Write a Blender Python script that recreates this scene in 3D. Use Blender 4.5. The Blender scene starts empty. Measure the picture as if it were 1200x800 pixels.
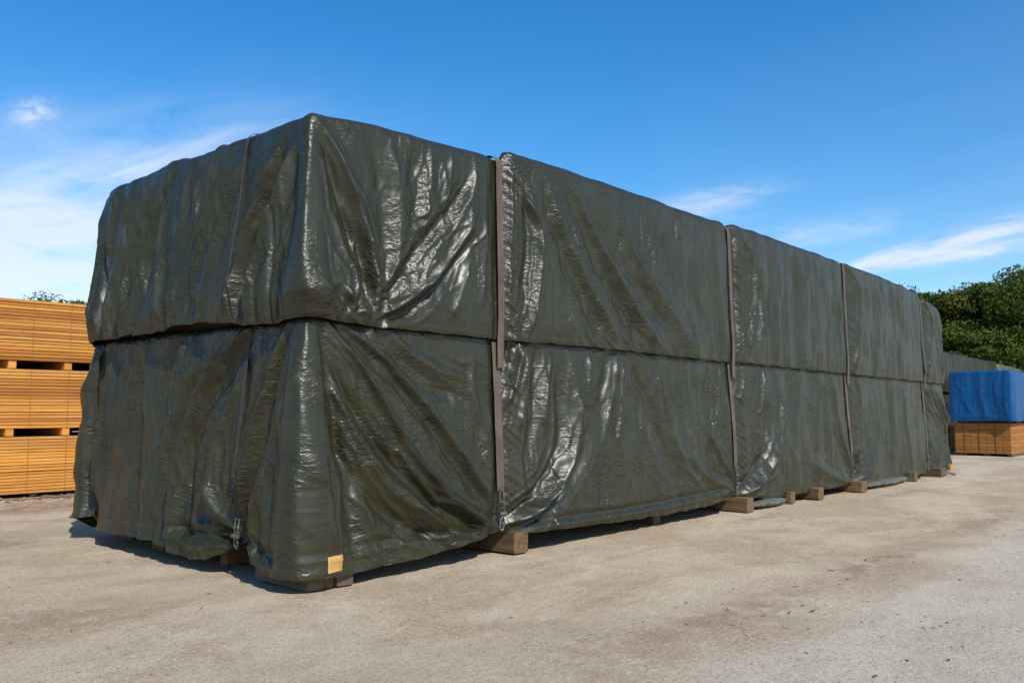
import bpy, bmesh, math, random
import numpy as np
from mathutils import Vector, Matrix

R = math.radians
random.seed(4)
scene = bpy.context.scene
COL = scene.collection

# ------------------------------------------------------------------ helpers
def link(o, parent=None):
    COL.objects.link(o)
    if parent is not None:
        o.parent = parent
    return o

def tag(o, label=None, cat=None, group=None, kind=None):
    if label: o['label'] = label
    if cat: o['category'] = cat
    if group: o['group'] = group
    if kind: o['kind'] = kind
    return o

def empty(name, loc=(0, 0, 0), rz=0.0):
    o = bpy.data.objects.new(name, None)
    o.empty_display_size = 0.2
    o.location = loc
    o.rotation_euler = (0, 0, rz)
    return link(o)

def mesh_np(name, V, Fq, mat, parent=None, smooth=True):
    V = np.asarray(V, np.float32); Fq = np.asarray(Fq, np.int32)
    n = Fq.shape[1]
    me = bpy.data.meshes.new(name)
    me.vertices.add(len(V)); me.vertices.foreach_set('co', V.ravel())
    me.loops.add(Fq.size); me.loops.foreach_set('vertex_index', Fq.ravel())
    me.polygons.add(len(Fq))
    me.polygons.foreach_set('loop_start', np.arange(0, Fq.size, n, dtype=np.int32))
    me.polygons.foreach_set('loop_total', np.full(len(Fq), n, np.int32))
    me.polygons.foreach_set('use_smooth', np.full(len(Fq), smooth))
    me.update(calc_edges=True)
    me.validate()
    if mat: me.materials.append(mat)
    return link(bpy.data.objects.new(name, me), parent)

class MB:
    """Collects boxes, tubes and ribbons; build() links them as one mesh object."""
    def __init__(self):
        self.bm = bmesh.new()
    def box(self, lo, hi, bevel=0.0, jit=0.0, rz=0.0, rx=0.0):
        lo = Vector(lo); hi = Vector(hi)
        c = (lo + hi) / 2; s = hi - lo
        m = Matrix.Translation(c) @ Matrix.Rotation(rz, 4, 'Z') @ Matrix.Rotation(rx, 4, 'X') @ Matrix.Diagonal((s.x, s.y, s.z, 1))
        r = bmesh.ops.create_cube(self.bm, size=1, matrix=m)
        vs = r['verts']
        if jit:
            for v in vs:
                v.co += Vector((random.uniform(-jit, jit), random.uniform(-jit, jit), random.uniform(-jit, jit)))
        if bevel:
            es = list({e for v in vs for e in v.link_edges})
            bmesh.ops.bevel(self.bm, geom=es, offset=bevel, segments=2, affect='EDGES', profile=0.6)
        return self
    def tube(self, pts, r, n=8, closed=False):
        pts = [Vector(p) for p in pts]
        rings = []
        N = len(pts)
        for i, p in enumerate(pts):
            a = pts[(i - 1) % N] if (closed or i > 0) else p
            b = pts[(i + 1) % N] if (closed or i < N - 1) else p
            t = (b - a).normalized()
            u = t.cross(Vector((0, 0, 1)))
            if u.length < 1e-3: u = t.cross(Vector((1, 0, 0)))
            u.normalize(); w = t.cross(u)
            rr = r[i] if isinstance(r, (list, tuple)) else r
            rings.append([self.bm.verts.new(p + (u * math.cos(q) + w * math.sin(q)) * rr)
                          for q in [2 * math.pi * k / n for k in range(n)]])
        rng = range(N if closed else N - 1)
        for i in rng:
            A = rings[i]; B = rings[(i + 1) % N]
            for k in range(n):
                self.bm.faces.new((A[k], A[(k + 1) % n], B[(k + 1) % n], B[k]))
        if not closed:
            self.bm.faces.new(rings[0]); self.bm.faces.new(rings[-1][::-1])
        return self
    def ribbon(self, pts, side, nor, w, th=0.005):
        """flat strip following pts; side/nor: lists of unit vectors; real thickness th."""
        rows = []
        for p, s, n in zip(pts, side, nor):
            p = Vector(p); s = Vector(s); n = Vector(n)
            rows.append([self.bm.verts.new(p + s * (w / 2)), self.bm.verts.new(p - s * (w / 2)),
                         self.bm.verts.new(p - s * (w / 2) + n * th), self.bm.verts.new(p + s * (w / 2) + n * th)])
        for A, B in zip(rows[:-1], rows[1:]):
            for k in range(4):
                self.bm.faces.new((A[k], A[(k + 1) % 4], B[(k + 1) % 4], B[k]))
        self.bm.faces.new(rows[0][::-1]); self.bm.faces.new(rows[-1])
        return self
    def build(self, name, mat, parent=None, smooth=False):
        bmesh.ops.recalc_face_normals(self.bm, faces=self.bm.faces)
        me = bpy.data.meshes.new(name)
        self.bm.to_mesh(me); self.bm.free()
        if smooth:
            for p in me.polygons: p.use_smooth = True
        me.materials.append(mat)
        return link(bpy.data.objects.new(name, me), parent)

# numpy gradient noise -------------------------------------------------------
_rs = np.random.RandomState(11)
_perm = np.concatenate([_rs.permutation(512)] * 3)
_grad = np.stack([np.cos(np.linspace(0, 2 * np.pi, 64, endpoint=False)), np.sin(np.linspace(0, 2 * np.pi, 64, endpoint=False))], 1)
def gnoise(x, y, seed=0):
    x = np.asarray(x, float) + seed * 17.31 + 200; y = np.asarray(y, float) + seed * 7.77 + 200
    xi = np.floor(x).astype(int); yi = np.floor(y).astype(int)
    xf = x - xi; yf = y - yi
    def g(ix, iy, dx, dy):
        h = _perm[(_perm[ix % 512] + iy) % 1024] % 64
        return _grad[h, 0] * dx + _grad[h, 1] * dy
    u = xf ** 3 * (xf * (xf * 6 - 15) + 10); v = yf ** 3 * (yf * (yf * 6 - 15) + 10)
    a = g(xi, yi, xf, yf); b = g(xi + 1, yi, xf - 1, yf)
    c = g(xi, yi + 1, xf, yf - 1); d = g(xi + 1, yi + 1, xf - 1, yf - 1)
    return 1.5 * ((a * (1 - u) + b * u) * (1 - v) + (c * (1 - u) + d * u) * v)
def ridged(x, y, seed=0, e=0.04):
    n = gnoise(x, y, seed)
    return 0.55 - (np.sqrt(n * n + e * e) - e) * 1.4
def gs(x, w): return np.exp(-(x / w) ** 2)

# ------------------------------------------------------------------ materials
def new_mat(name):
    m = bpy.data.materials.new(name); m.use_nodes = True
    nt = m.node_tree
    return m, nt, nt.nodes['Principled BSDF']
def N(nt, typ, **kw):
    n = nt.nodes.new(typ)
    for k, v in kw.items():
        if k.startswith('i_'):
            key = k[2:]
            n.inputs[int(key) if key.isdigit() else key.replace('_', ' ')].default_value = v
        else: setattr(n, k, v)
    return n
def ramp(nt, fac, stops, interp='LINEAR'):
    r = nt.nodes.new('ShaderNodeValToRGB'); r.color_ramp.interpolation = interp
    el = r.color_ramp.elements
    while len(el) < len(stops): el.new(0.5)
    for e, (p, c) in zip(el, stops):
        e.position = p; e.color = (c[0], c[1], c[2], 1) if not isinstance(c, float) else (c, c, c, 1)
    nt.links.new(fac, r.inputs[0]); return r.outputs[0]
def mixc(nt, fac, a, b, mode='MIX'):
    m = nt.nodes.new('ShaderNodeMix'); m.data_type = 'RGBA'; m.blend_type = mode
    for sock, v in ((m.inputs[0], fac), (m.inputs[6], a), (m.inputs[7], b)):
        if hasattr(v, 'is_linked') or hasattr(v, 'links'): nt.links.new(v, sock)
        elif isinstance(v, (int, float)): sock.default_value = v
        else: sock.default_value = (v[0], v[1], v[2], 1)
    return m.outputs[2]
def mth(nt, op, a, b=None, clamp=False):
    m = nt.nodes.new('ShaderNodeMath'); m.operation = op; m.use_clamp = clamp
    for i, v in enumerate((a, b)):
        if v is None: continue
        if isinstance(v, (int, float)): m.inputs[i].default_value = v
        else: nt.links.new(v, m.inputs[i])
    return m.outputs[0]
def objco(nt, scale=(1, 1, 1), rot=(0, 0, 0), coord='Object'):
    tc = nt.nodes.new('ShaderNodeTexCoord'); mp = nt.nodes.new('ShaderNodeMapping')
    mp.inputs['Scale'].default_value = scale; mp.inputs['Rotation'].default_value = rot
    nt.links.new(tc.outputs[coord], mp.inputs['Vector']); return mp.outputs[0]
def noise(nt, vec, scale, detail=4, rough=0.55, dist=0.0, typ=None, out=0):
    n = nt.nodes.new('ShaderNodeTexNoise'); n.inputs['Scale'].default_value = scale
    n.inputs['Detail'].default_value = detail; n.inputs['Roughness'].default_value = rough
    n.inputs['Distortion'].default_value = dist
    if typ: n.noise_type = typ
    nt.links.new(vec, n.inputs['Vector']); return n.outputs[out]
def bump(nt, h, strength, dist, prev=None):
    b = nt.nodes.new('ShaderNodeBump'); b.inputs['Strength'].default_value = strength
    b.inputs['Distance'].default_value = dist; nt.links.new(h, b.inputs['Height'])
    if prev is not None: nt.links.new(prev, b.inputs['Normal'])
    return b.outputs[0]

def tarp_mat(name, base, base2, dust, rough=0.41, spec=0.58, bumpk=1.0):
    """woven polyethylene sheet: satin film, fine crumples, a little dust."""
    m, nt, p = new_mat(name)
    v = objco(nt)
    vs = objco(nt, (1, 1, 2.1))
    n1 = noise(nt, v, 1.3, 5)
    n2 = noise(nt, vs, 9, 4)
    c = mixc(nt, ramp(nt, n1, [(0.35, 0.0), (0.7, 1.0)]), base, base2)
    nd = noise(nt, objco(nt, (1, 1, 0.35)), 3.0, 6, 0.65)
    c = mixc(nt, ramp(nt, nd, [(0.52, 0.0), (0.85, 0.45)]), c, dust)
    nt.links.new(c, p.inputs['Base Color'])
    r = mth(nt, 'MULTIPLY_ADD', n2, 0.22); nt.nodes[-1].inputs[2].default_value = rough - 0.11
    nt.links.new(r, p.inputs['Roughness'])
    p.inputs['Specular IOR Level'].default_value = spec
    p.inputs['Coat Weight'].default_value = 0.06; p.inputs['Coat Roughness'].default_value = 0.25; p.inputs['Coat IOR'].default_value = 1.45
    # crinkles: short sideways creases in patches, faint ripple, weave tooth
    patch = ramp(nt, noise(nt, v, 1.9, 5), [(0.43, 0.05), (0.66, 1.0)])
    def crease(vec, sc, width, dist):
        n_ = mth(nt, 'ABSOLUTE', mth(nt, 'SUBTRACT', noise(nt, vec, sc, 2, 0.4, dist), 0.5))
        return mth(nt, 'SUBTRACT', 1.0, mth(nt, 'DIVIDE', mth(nt, 'MINIMUM', n_, width), width))
    h = mth(nt, 'ADD', crease(objco(nt, (1, 1, 2.4)), 5.0, 0.13, 0.8), mth(nt, 'MULTIPLY', crease(objco(nt, (1, 1, 1.8), (0.5, 0.4, 0.7)), 10, 0.12, 0.6), 0.6))
    h = mth(nt, 'ADD', h, mth(nt, 'MULTIPLY', crease(objco(nt, (1, 1, 2.0), (0.2, 0.9, 0.3)), 19, 0.14, 0.5), 0.2))
    h = mth(nt, 'MULTIPLY', h, patch)
    b1 = bump(nt, h, 0.5 * bumpk, 0.013)
    b2 = bump(nt, noise(nt, vs, 38, 3, 0.55), 0.10 * bumpk, 0.008, b1)
    b3 = bump(nt, noise(nt, v, 140, 2, 0.6), 0.22 * bumpk, 0.003, b2)
    nt.links.new(b3, p.inputs['Normal']); nt.links.new(b3, p.inputs['Coat Normal'])
    return m

M = {}
M['tarp'] = tarp_mat('olive_tarp', (0.0155, 0.0160, 0.0036), (0.0205, 0.0203, 0.0052), (0.050, 0.044, 0.025))
M['tarp_pale'] = tarp_mat('pale_green_tarp', (0.075, 0.08, 0.062), (0.095, 0.10, 0.078), (0.13, 0.13, 0.11), 0.45)
M['tarp_blue'] = tarp_mat('blue_tarp', (0.0002, 0.055, 0.17), (0.0004, 0.072, 0.21), (0.004, 0.10, 0.26), 0.45, 0.3)

def wood_mat(name, c0, c1, c2, axis=0, grain=22, spec=0.25):
    m, nt, p = new_mat(name)
    sc = [grain, grain, grain]; sc[axis] = 0.9
    oi = nt.nodes.new('ShaderNodeObjectInfo')
    tc = nt.nodes.new('ShaderNodeTexCoord')
    ad = nt.nodes.new('ShaderNodeVectorMath'); ad.operation = 'ADD'
    nt.links.new(tc.outputs['Object'], ad.inputs[0])
    sm = nt.nodes.new('ShaderNodeVectorMath'); sm.operation = 'SCALE'; sm.inputs[3].default_value = 37.0
    cb = nt.nodes.new('ShaderNodeCombineXYZ')
    for k in range(3): nt.links.new(oi.outputs['Random'], cb.inputs[k])
    nt.links.new(cb.outputs[0], sm.inputs[0]); nt.links.new(sm.outputs[0], ad.inputs[1])
    mp = nt.nodes.new('ShaderNodeMapping'); mp.inputs['Scale'].default_value = sc
    nt.links.new(ad.outputs[0], mp.inputs['Vector'])
    g = noise(nt, mp.outputs[0], 1.0, 5, 0.6, 0.4)
    c = ramp(nt, g, [(0.3, c0), (0.5, c1), (0.72, c2)])
    mp2 = nt.nodes.new('ShaderNodeMapping'); s2 = [2.5, 2.5, 2.5]; s2[axis] = 0.5
    mp2.inputs['Scale'].default_value = s2; nt.links.new(ad.outputs[0], mp2.inputs['Vector'])
    g2 = noise(nt, mp2.outputs[0], 1.0, 4)
    c = mixc(nt, ramp(nt, g2, [(0.4, 0.0), (0.75, 0.5)]), c, c0)
    hs = nt.nodes.new('ShaderNodeHueSaturation')
    nt.links.new(mth(nt, 'MULTIPLY_ADD', oi.outputs['Random'], 0.24), hs.inputs['Value']); nt.nodes[-1].inputs[2].default_value = 0.86
    nt.links.new(c, hs.inputs['Color'])
    nt.links.new(hs.outputs[0], p.inputs['Base Color'])
    p.inputs['Roughness'].default_value = 0.75; p.inputs['Specular IOR Level'].default_value = spec
    nt.links.new(bump(nt, g, 0.3, 0.004), p.inputs['Normal'])
    return m
M['lumber'] = wood_mat('orange_pine', (0.44, 0.17, 0.028), (0.60, 0.265, 0.048), (0.66, 0.34, 0.08), 0)
M['lumber_dark'] = wood_mat('amber_pine', (0.30, 0.11, 0.022), (0.42, 0.165, 0.034), (0.50, 0.22, 0.055), 0)
M['lumber_grey'] = wood_mat('weathered_plank', (0.36, 0.15, 0.035), (0.52, 0.24, 0.055), (0.60, 0.31, 0.09), 0)
M['lumber_brown'] = wood_mat('brown_pine', (0.20, 0.078, 0.017), (0.31, 0.128, 0.030), (0.40, 0.19, 0.055), 1)
M['bearer'] = wood_mat('bearer_wood', (0.065, 0.040, 0.020), (0.135, 0.085, 0.043), (0.23, 0.155, 0.083), 1)
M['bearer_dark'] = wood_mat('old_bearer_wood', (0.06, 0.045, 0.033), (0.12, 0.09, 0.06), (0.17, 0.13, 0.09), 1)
M['fresh'] = wood_mat('fresh_sawn_end', (0.34, 0.18, 0.05), (0.52, 0.30, 0.10), (0.62, 0.40, 0.16), 2, 14)

def simple_mat(name, c, c2, rough, metal=0.0, sc=30, bs=0.2, bd=0.002, spec=0.5):
    m, nt, p = new_mat(name)
    v = objco(nt)
    n = noise(nt, v, sc, 4)
    nt.links.new(mixc(nt, ramp(nt, n, [(0.35, 0.0), (0.65, 1.0)]), c, c2), p.inputs['Base Color'])
    p.inputs['Roughness'].default_value = rough; p.inputs['Metallic'].default_value = metal
    p.inputs['Specular IOR Level'].default_value = spec
    nt.links.new(bump(nt, n, bs, bd), p.inputs['Normal'])
    return m
def webbing_mat():
    m, nt, p = new_mat('strap_webbing')
    v = objco(nt)
    n = noise(nt, objco(nt, (1, 1, 0.4)), 6, 5)
    c = ramp(nt, n, [(0.3, (0.05, 0.036, 0.025)), (0.5, (0.088, 0.067, 0.049)), (0.8, (0.135, 0.106, 0.08))])
    nt.links.new(c, p.inputs['Base Color']); p.inputs['Roughness'].default_value = 0.85
    w = nt.nodes.new('ShaderNodeTexWave'); w.bands_direction = 'Z'; w.inputs['Scale'].default_value = 70
    nt.links.new(v, w.inputs['Vector'])
    nt.links.new(bump(nt, w.outputs['Fac'], 0.3, 0.002), p.inputs['Normal'])
    return m
M['web'] = webbing_mat()
M['web_dark'] = simple_mat('dark_webbing', (0.03, 0.025, 0.02), (0.06, 0.046, 0.035), 0.85, 0, 12)
M['steel'] = simple_mat('worn_steel', (0.10, 0.085, 0.07), (0.26, 0.245, 0.225), 0.5, 0.75, 40, 0.3)
M['band'] = simple_mat('steel_banding', (0.16, 0.085, 0.03), (0.24, 0.13, 0.05), 0.6, 0.0, 10)
M['bark'] = simple_mat('bark', (0.05, 0.04, 0.03), (0.10, 0.08, 0.06), 0.9, 0, 8, 0.6, 0.03)
M['stone'] = simple_mat('pebble', (0.20, 0.17, 0.14), (0.42, 0.38, 0.33), 0.9, 0, 3)
M['chip'] = simple_mat('bark_chip', (0.09, 0.058, 0.033), (0.20, 0.14, 0.085), 0.9, 0, 3)
M['block'] = simple_mat('grey_block', (0.20, 0.19, 0.18), (0.30, 0.285, 0.27), 0.9, 0, 12)
SKY_SAT, SKY_VAL, CLOUD, EXPO, SUN, ITER = 1.38, 1.0, (5.2, 5.4, 5.7), 0.56, 3.6, 130
FOLDS = [
('u',3,5,3,7,[0.01,4.31,-0,3.82,-0.01,3.25,0,2.82,0.05,2.49]),
('u',3,9,3,7,[0.04,4.3,0.29,3.94,0.54,3.38,0.67,2.91,0.68,2.51]),
('u',-2,-8,4,9,[0.03,4.26,0.15,3.91,0.36,3.43,0.56,2.94,0.65,2.55]),
('u',3,3,8,10,[0.89,4.22,0.98,3.8,0.97,3.14,0.87,2.87]),
('u',-2,-4,8,9,[0.67,4.26,0.76,3.85,0.82,3.29,0.78,2.86]),
('u',3,1,5,7,[1.12,4.37,1.16,4.1]),
('u',-3,-2,6,8,[1.18,4.29,1.21,3.8,1.15,3.26]),
('u',3,3,6,10,[1.44,4.35,1.41,3.97,1.33,3.53]),
('u',3,1,4,6,[1.76,4.35,1.67,3.93,1.6,3.69]),
('u',3,4,6,10,[2.11,4.37,2.09,4.11,1.93,3.79,1.6,3.46,1.22,3.18]),
('u',-4,-6,7,7,[2.06,4.2,1.82,3.82,1.49,3.49,1.2,3.17,0.95,2.79,0.72,2.53]),
('u',5,7,7,6,[2.11,3.87,2.02,3.64,1.76,3.32,1.45,2.96,1.03,2.66,0.7,2.49]),
('u',-3,-5,6,5,[2.1,3.58,1.89,3.27,1.56,2.9,1.11,2.58,0.74,2.47]),
('u',3,2,5,7,[2.25,3.7,2.23,3.12,2.12,2.65]),
('u',3,2,5,6,[1.96,3.13,1.83,2.79,1.71,2.58]),
('u',2,2,4,6,[0.04,2.78,0.12,2.63,0.29,2.52]),
('u',-3,-3,4,5,[0.17,2.75,0.25,2.63,0.37,2.54]),
('u',4,4,4,5,[0.29,2.73,0.39,2.59,0.62,2.49]),
('u',-4,-4,3,4,[0.42,2.66,0.49,2.54]),
('u',6,5,4,6,[2.7,4.54,2.88,4.18,3.07,3.93,3.18,3.73,3.16,3.15,2.96,2.52]),
('u',-4,-4,4,6,[2.79,4.5,2.98,4.03,3.02,3.52,2.88,2.89]),
('u',4,2,3,4,[2.67,4.52,2.7,4.08,2.68,3.47,2.65,2.87]),
('u',-2,-5,7,12,[3.23,4.33,3.43,3.95,3.78,3.28,4.54,2.48]),
('u',2,4,7,10,[3.35,4.36,3.58,3.9,4.02,3.28,4.75,2.46]),
('u',-2,-6,8,13,[3.67,4.42,3.93,4.11,4.5,3.3,5.34,2.51]),
('u',2,5,8,11,[3.84,4.45,4.17,3.99,4.88,3.2,5.74,2.46]),
('u',-1,-5,8,14,[4.11,4.32,4.58,3.8,5.37,3.19,6.15,2.65]),
('u',1,3,8,14,[4.57,4.37,5.15,3.7,6,3.07,6.69,2.51]),
('u',2,2,8,10,[5.73,3.9,5.64,3.64,5.5,3.26]),
('u',-2,-2,10,14,[6.61,3.89,6.72,3.39,7.02,2.64]),
('u',2,2,10,14,[7.39,4.27,7.52,3.47,7.65,2.67]),
('u',5,4,6,9,[8.29,4.47,8.7,4.1,8.73,3.45,8.38,2.46]),
('u',-3,-3,6,9,[8.47,4.36,8.94,3.91,8.96,3.19,8.68,2.52]),
('u',2,2,10,14,[9.64,4.38,9.71,3.7,9.44,2.48]),
('u',-2,-2,10,14,[10.34,4.39,10.47,3.62,10.26,2.44]),
('u',2,2,10,14,[11.28,4.44,11.31,3.7,11.35,2.49]),
('u',-2,-2,10,14,[12.1,4.46,12.12,3.61,12.04,2.51]),
('u',5,4,7,10,[13.07,4.47,13.41,4.08,13.33,3.18,13.04,2.41]),
('u',2,2,12,14,[14.53,4.48,14.66,3.65,14.24,2.42]),
('u',-2,-2,12,16,[15.77,4.42,15.96,3.56,15.61,2.37]),
('u',5,4,10,12,[17.77,4.32,18.38,3.84,18.15,3.08,17.68,2.43]),
('u',4,4,10,12,[18.55,4.14,18.89,3.44,18.91,2.46]),
('l',3,3,3,5,[-0.07,2.42,-0.05,2.1,0,1.55,0.06,1.05,0.13,0.55,0.21,0.26]),
('l',-3,-5,4,8,[0.05,2.38,0.15,1.92,0.29,1.28,0.39,0.66,0.47,0.24]),
('l',6,9,3,7,[0.15,2.42,0.3,2.26,0.53,2.01,0.83,1.57,1.13,1.17,1.58,0.74,2.04,0.45,2.43,0.3]),
('l',-4,-8,4,6,[0.12,2.31,0.27,1.92,0.57,1.44,1.04,0.92,1.63,0.49,2.35,0.28]),
('l',3,6,4,8,[0.03,2.23,0.15,1.88,0.39,1.44,0.7,1.04,1.14,0.63,1.67,0.36,2.24,0.28]),
('l',-2,-6,5,8,[0.1,1.68,0.25,1.28,0.52,0.87,0.92,0.52,1.49,0.29]),
('l',-4,-4,5,7,[0.28,2.36,0.63,2.16,1.03,1.86,1.54,1.33,1.97,0.87,2.37,0.42]),
('l',4,4,4,8,[0.31,2.41,0.68,2.22,1.12,1.9,1.6,1.42,2.04,0.96,2.4,0.51]),
('l',5,3,6,8,[0.97,0.93,1.23,0.64,1.58,0.39]),
('l',-3,-3,8,8,[0.84,2.27,1.08,2.03,1.41,1.85,1.84,1.76]),
('l',3,3,7,7,[0.95,2.35,1.21,2.14,1.54,1.99,1.97,1.95]),
('l',-2,-2,8,8,[1.47,2.31,1.71,2.05,2.07,1.97]),
('l',4,2,4,6,[0.66,2.43,0.7,2.31,0.77,2.25]),
('l',2,3,7,9,[2.07,2.35,2.04,1.97,2.18,1.41,2.34,0.94]),
('l',1,1.5,4,5,[-0.03,0.27,0.42,0.27,1.03,0.29,1.73,0.3,2.4,0.34]),
('l',-1,-2,3,4,[0,0.34,0.51,0.32,1.14,0.37,1.85,0.37,2.43,0.4]),
('l',4,11,9,6,[3.76,2.34,3.86,1.92,3.89,1.44,3.68,1.01,3.31,0.61,2.97,0.43,2.59,0.32]),
('l',-3,-6,8,5,[3.54,2.22,3.6,1.7,3.57,1.24,3.37,0.89,3.02,0.59,2.62,0.42]),
('l',-2,-6,8,6,[4.08,2.03,4.15,1.38,3.93,0.91,3.53,0.56,3.06,0.35,2.65,0.28]),
('l',6,5,4,5,[2.85,2.39,2.82,2.19,2.75,1.94,2.61,1.64]),
('l',-4,-4,4,5,[2.72,2.38,2.68,2.09,2.59,1.84]),
('l',5,3,5,6,[2.97,2.38,2.99,2.1,2.91,1.75,2.79,1.4]),
('l',3,3,5,7,[3.46,2.34,3.39,2.11,3.28,1.8,3.22,1.4]),
('l',-3,-3,5,7,[3.19,2.36,3.17,2,3.09,1.5,2.94,1.01]),
('l',4,3,6,8,[4.19,2.31,4.15,1.92,4.08,1.6]),
('l',3,2,4,8,[4.83,2.37,4.75,1.99,4.55,1.6,4.4,1.27,4.25,0.84]),
('l',-3,-2,5,9,[4.64,2.33,4.52,1.93,4.29,1.49]),
('l',3,2,4,5,[4.94,2.23,4.82,1.6,4.73,1.15]),
('l',-3,-2,8,14,[5.12,2.18,5.47,1.81,5.73,1.12,6.27,0.5]),
('l',2,2,10,14,[5.65,2.26,5.97,1.72,6.17,0.99,6.79,0.36]),
('l',3,2,6,8,[7.59,2.33,7.51,1.87,7.34,1.34]),
('l',2,5,10,6,[6.29,1.11,6.88,0.59,7.84,0.34]),
('l',3,5,8,5,[7.03,1.34,7.47,0.75,7.92,0.39]),
('l',2,2,4,4,[2.59,0.28,3.4,0.24,4.6,0.25,6.27,0.26,7.84,0.34]),
('l',-2,-2,3,3,[2.65,0.35,3.48,0.32,4.64,0.32,6.27,0.35,7.84,0.42]),
('l',6,3,5,7,[8.32,2.36,8.31,2.08,8.18,1.74]),
('l',6,4,6,7,[9.05,2.32,8.96,1.89,8.73,1.46]),
('l',3,9,10,7,[9.59,2.19,9.62,1.45,9.43,0.99,8.96,0.56,8.23,0.26]),
('l',-3,-5,9,7,[9.18,1.74,9.08,1.1,8.72,0.69,8.18,0.43]),
('l',3,2,9,12,[10.51,2.34,10.37,1.91,10.19,1.3,9.88,0.71]),
('l',-2,-2,9,12,[10.04,2.28,9.93,1.6]),
('l',3,2,8,10,[11.34,2.32,11.22,1.76,10.97,0.82]),
('l',2,4,12,8,[10.66,0.67,11.8,0.3,12.72,0.14]),
('l',3,4,10,7,[12.02,2.26,12.07,1.27,12.65,0.32]),
('l',5,3,7,9,[13.17,2.3,13.42,1.95,13.22,1.25,12.98,0.57]),
('l',2,6,12,9,[14.31,2.15,14.33,1.24,13.76,0.45,12.99,0.16]),
('l',-2,-3,12,12,[14.99,2.16,15.17,1.22,14.81,0.31]),
('l',2,2,12,14,[16.11,2.19,16.06,1.21,16.2,0.33]),
('l',6,5,10,12,[17.77,2.12,18.5,1.49,18.64,0.96,18.07,0.18]),
('l',-6,-5,8,10,[18.02,2.02,18.9,1.28,19.04,0.74,18.76,0.21]),
('l',5,6,8,12,[18.44,2.13,19.25,1.27,19.52,0.5,19.31,0.08]),
('u',-3,-9,5,8,[-0.28,4.16,-0.53,3.62,-0.78,3.11,-0.88,2.78,-0.9,2.49]),
('u',4,6,5,10,[-0.18,4.11,-0.36,3.59,-0.58,3.17,-0.71,2.76,-0.74,2.5]),
('u',4,6,5,8,[-0.38,4.14,-0.68,3.65,-0.92,3.12,-1.02,2.7,-1.02,2.48]),
('u',-2,-3,6,8,[-0.11,4.17,-0.19,3.61,-0.24,3.04,-0.26,2.56]),
('u',4,3,5,9,[-0.99,4.21,-1.2,3.86,-1.41,3.41,-1.55,2.93,-1.6,2.52]),
('u',-3,-4,6,9,[-1.2,4.22,-1.46,3.77,-1.68,3.31,-1.83,2.87,-1.88,2.51]),
('u',3,3,5,8,[-1.59,4.32,-1.71,3.86,-1.82,3.37,-1.91,2.97]),
('u',-3,-3,6,8,[-1.84,4.26,-1.88,3.7,-1.99,3.07,-1.99,2.51]),
('u',3,3,5,8,[-2.13,4.32,-2.21,3.76,-2.26,3.19,-2.22,2.53]),
('u',5,4,4,7,[-2.63,4.39,-2.6,3.91,-2.62,3.33,-2.49,2.51]),
('u',-4,-5,6,9,[-2.5,4.31,-2.73,3.84,-2.98,3.22,-3.06,2.58]),
('u',3,4,5,8,[-2.87,4.31,-3.11,3.79,-3.37,3.21,-3.5,2.56]),
('u',-3,-4,6,10,[-3.12,4.25,-3.36,3.67,-3.63,3.09,-3.73,2.55]),
('u',3,3,5,7,[-3.5,4.35,-3.64,3.85,-3.83,3.26,-3.92,2.64]),
('u',-2,-3,5,7,[-3.87,4.33,-3.98,3.9,-4.02,3.28,-4.02,2.65]),
('u',4,3,5,6,[-3.96,4.29,-4.03,3.91,-4.09,3.51]),
('u',-5,-9,6,6,[-4.35,4.28,-4.27,3.64,-4.18,3.09,-4.08,2.5]),
('u',3,6,7,8,[-4.55,4.23,-4.53,3.67,-4.48,3.11,-4.31,2.58]),
('u',3,4,4,6,[-3.08,3.08,-3.01,2.78,-3.06,2.52]),
('l',-4,-9,3,7,[-0.13,2.42,-0.36,1.71,-0.56,1.03,-0.74,0.62,-0.88,0.38]),
('l',5,6,3,7,[-0.18,2.44,-0.45,1.8,-0.72,1.19,-0.84,0.78,-0.9,0.49]),
('l',3,4,5,9,[-0.1,2.35,-0.23,1.71,-0.4,0.96,-0.57,0.48,-0.49,0.21]),
('l',4,5,4,8,[-0.31,2.28,-0.61,1.8,-0.86,1.27,-0.93,0.85]),
('l',5,6,4,9,[-0.97,2.43,-1.47,2.04,-1.84,1.69,-2.07,1.24,-2.14,0.69,-2.15,0.2]),
('l',-4,-5,5,9,[-0.88,2.4,-1.34,1.95,-1.66,1.6,-1.84,1.15,-1.92,0.53]),
('l',-3,-4,6,10,[-1.23,2.39,-1.75,1.96,-2.05,1.6,-2.28,1.14,-2.35,0.31]),
('l',4,4,6,9,[-1.01,1.94,-1.28,1.43,-1.42,0.91,-1.29,0.37]),
('l',3,6,8,6,[-1.42,0.91,-1.24,0.58,-0.94,0.36]),
('l',-3,-6,8,5,[-1.61,0.64,-1.29,0.41,-0.97,0.32]),
('l',3,3,5,7,[-1.95,2.4,-2.01,2.1,-2.14,1.88]),
('l',3,2,4,7,[-2.21,2.45,-2.21,2.06,-2.3,1.42]),
('l',-2,-2,5,8,[-2.48,2.43,-2.53,1.98,-2.64,1.22]),
('l',4,3,3,8,[-2.97,2.42,-3.2,2.09,-3.38,1.6,-3.41,0.81]),
('l',3,2,4,7,[-3.38,2.42,-3.64,2.01]),
('l',-2,-3,6,10,[-3.09,1.7,-3.07,0.92,-3.07,0.34]),
('l',3,3,8,10,[-2.77,1.89,-2.71,1.03,-2.7,0.28]),
('l',-5,-7,4,6,[-4.05,2.44,-4.25,1.97,-4.4,1.39,-4.47,0.75,-4.46,0.35]),
('l',4,5,4,7,[-3.9,2.41,-4.05,1.91,-4.19,1.18,-4.17,0.46]),
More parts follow.
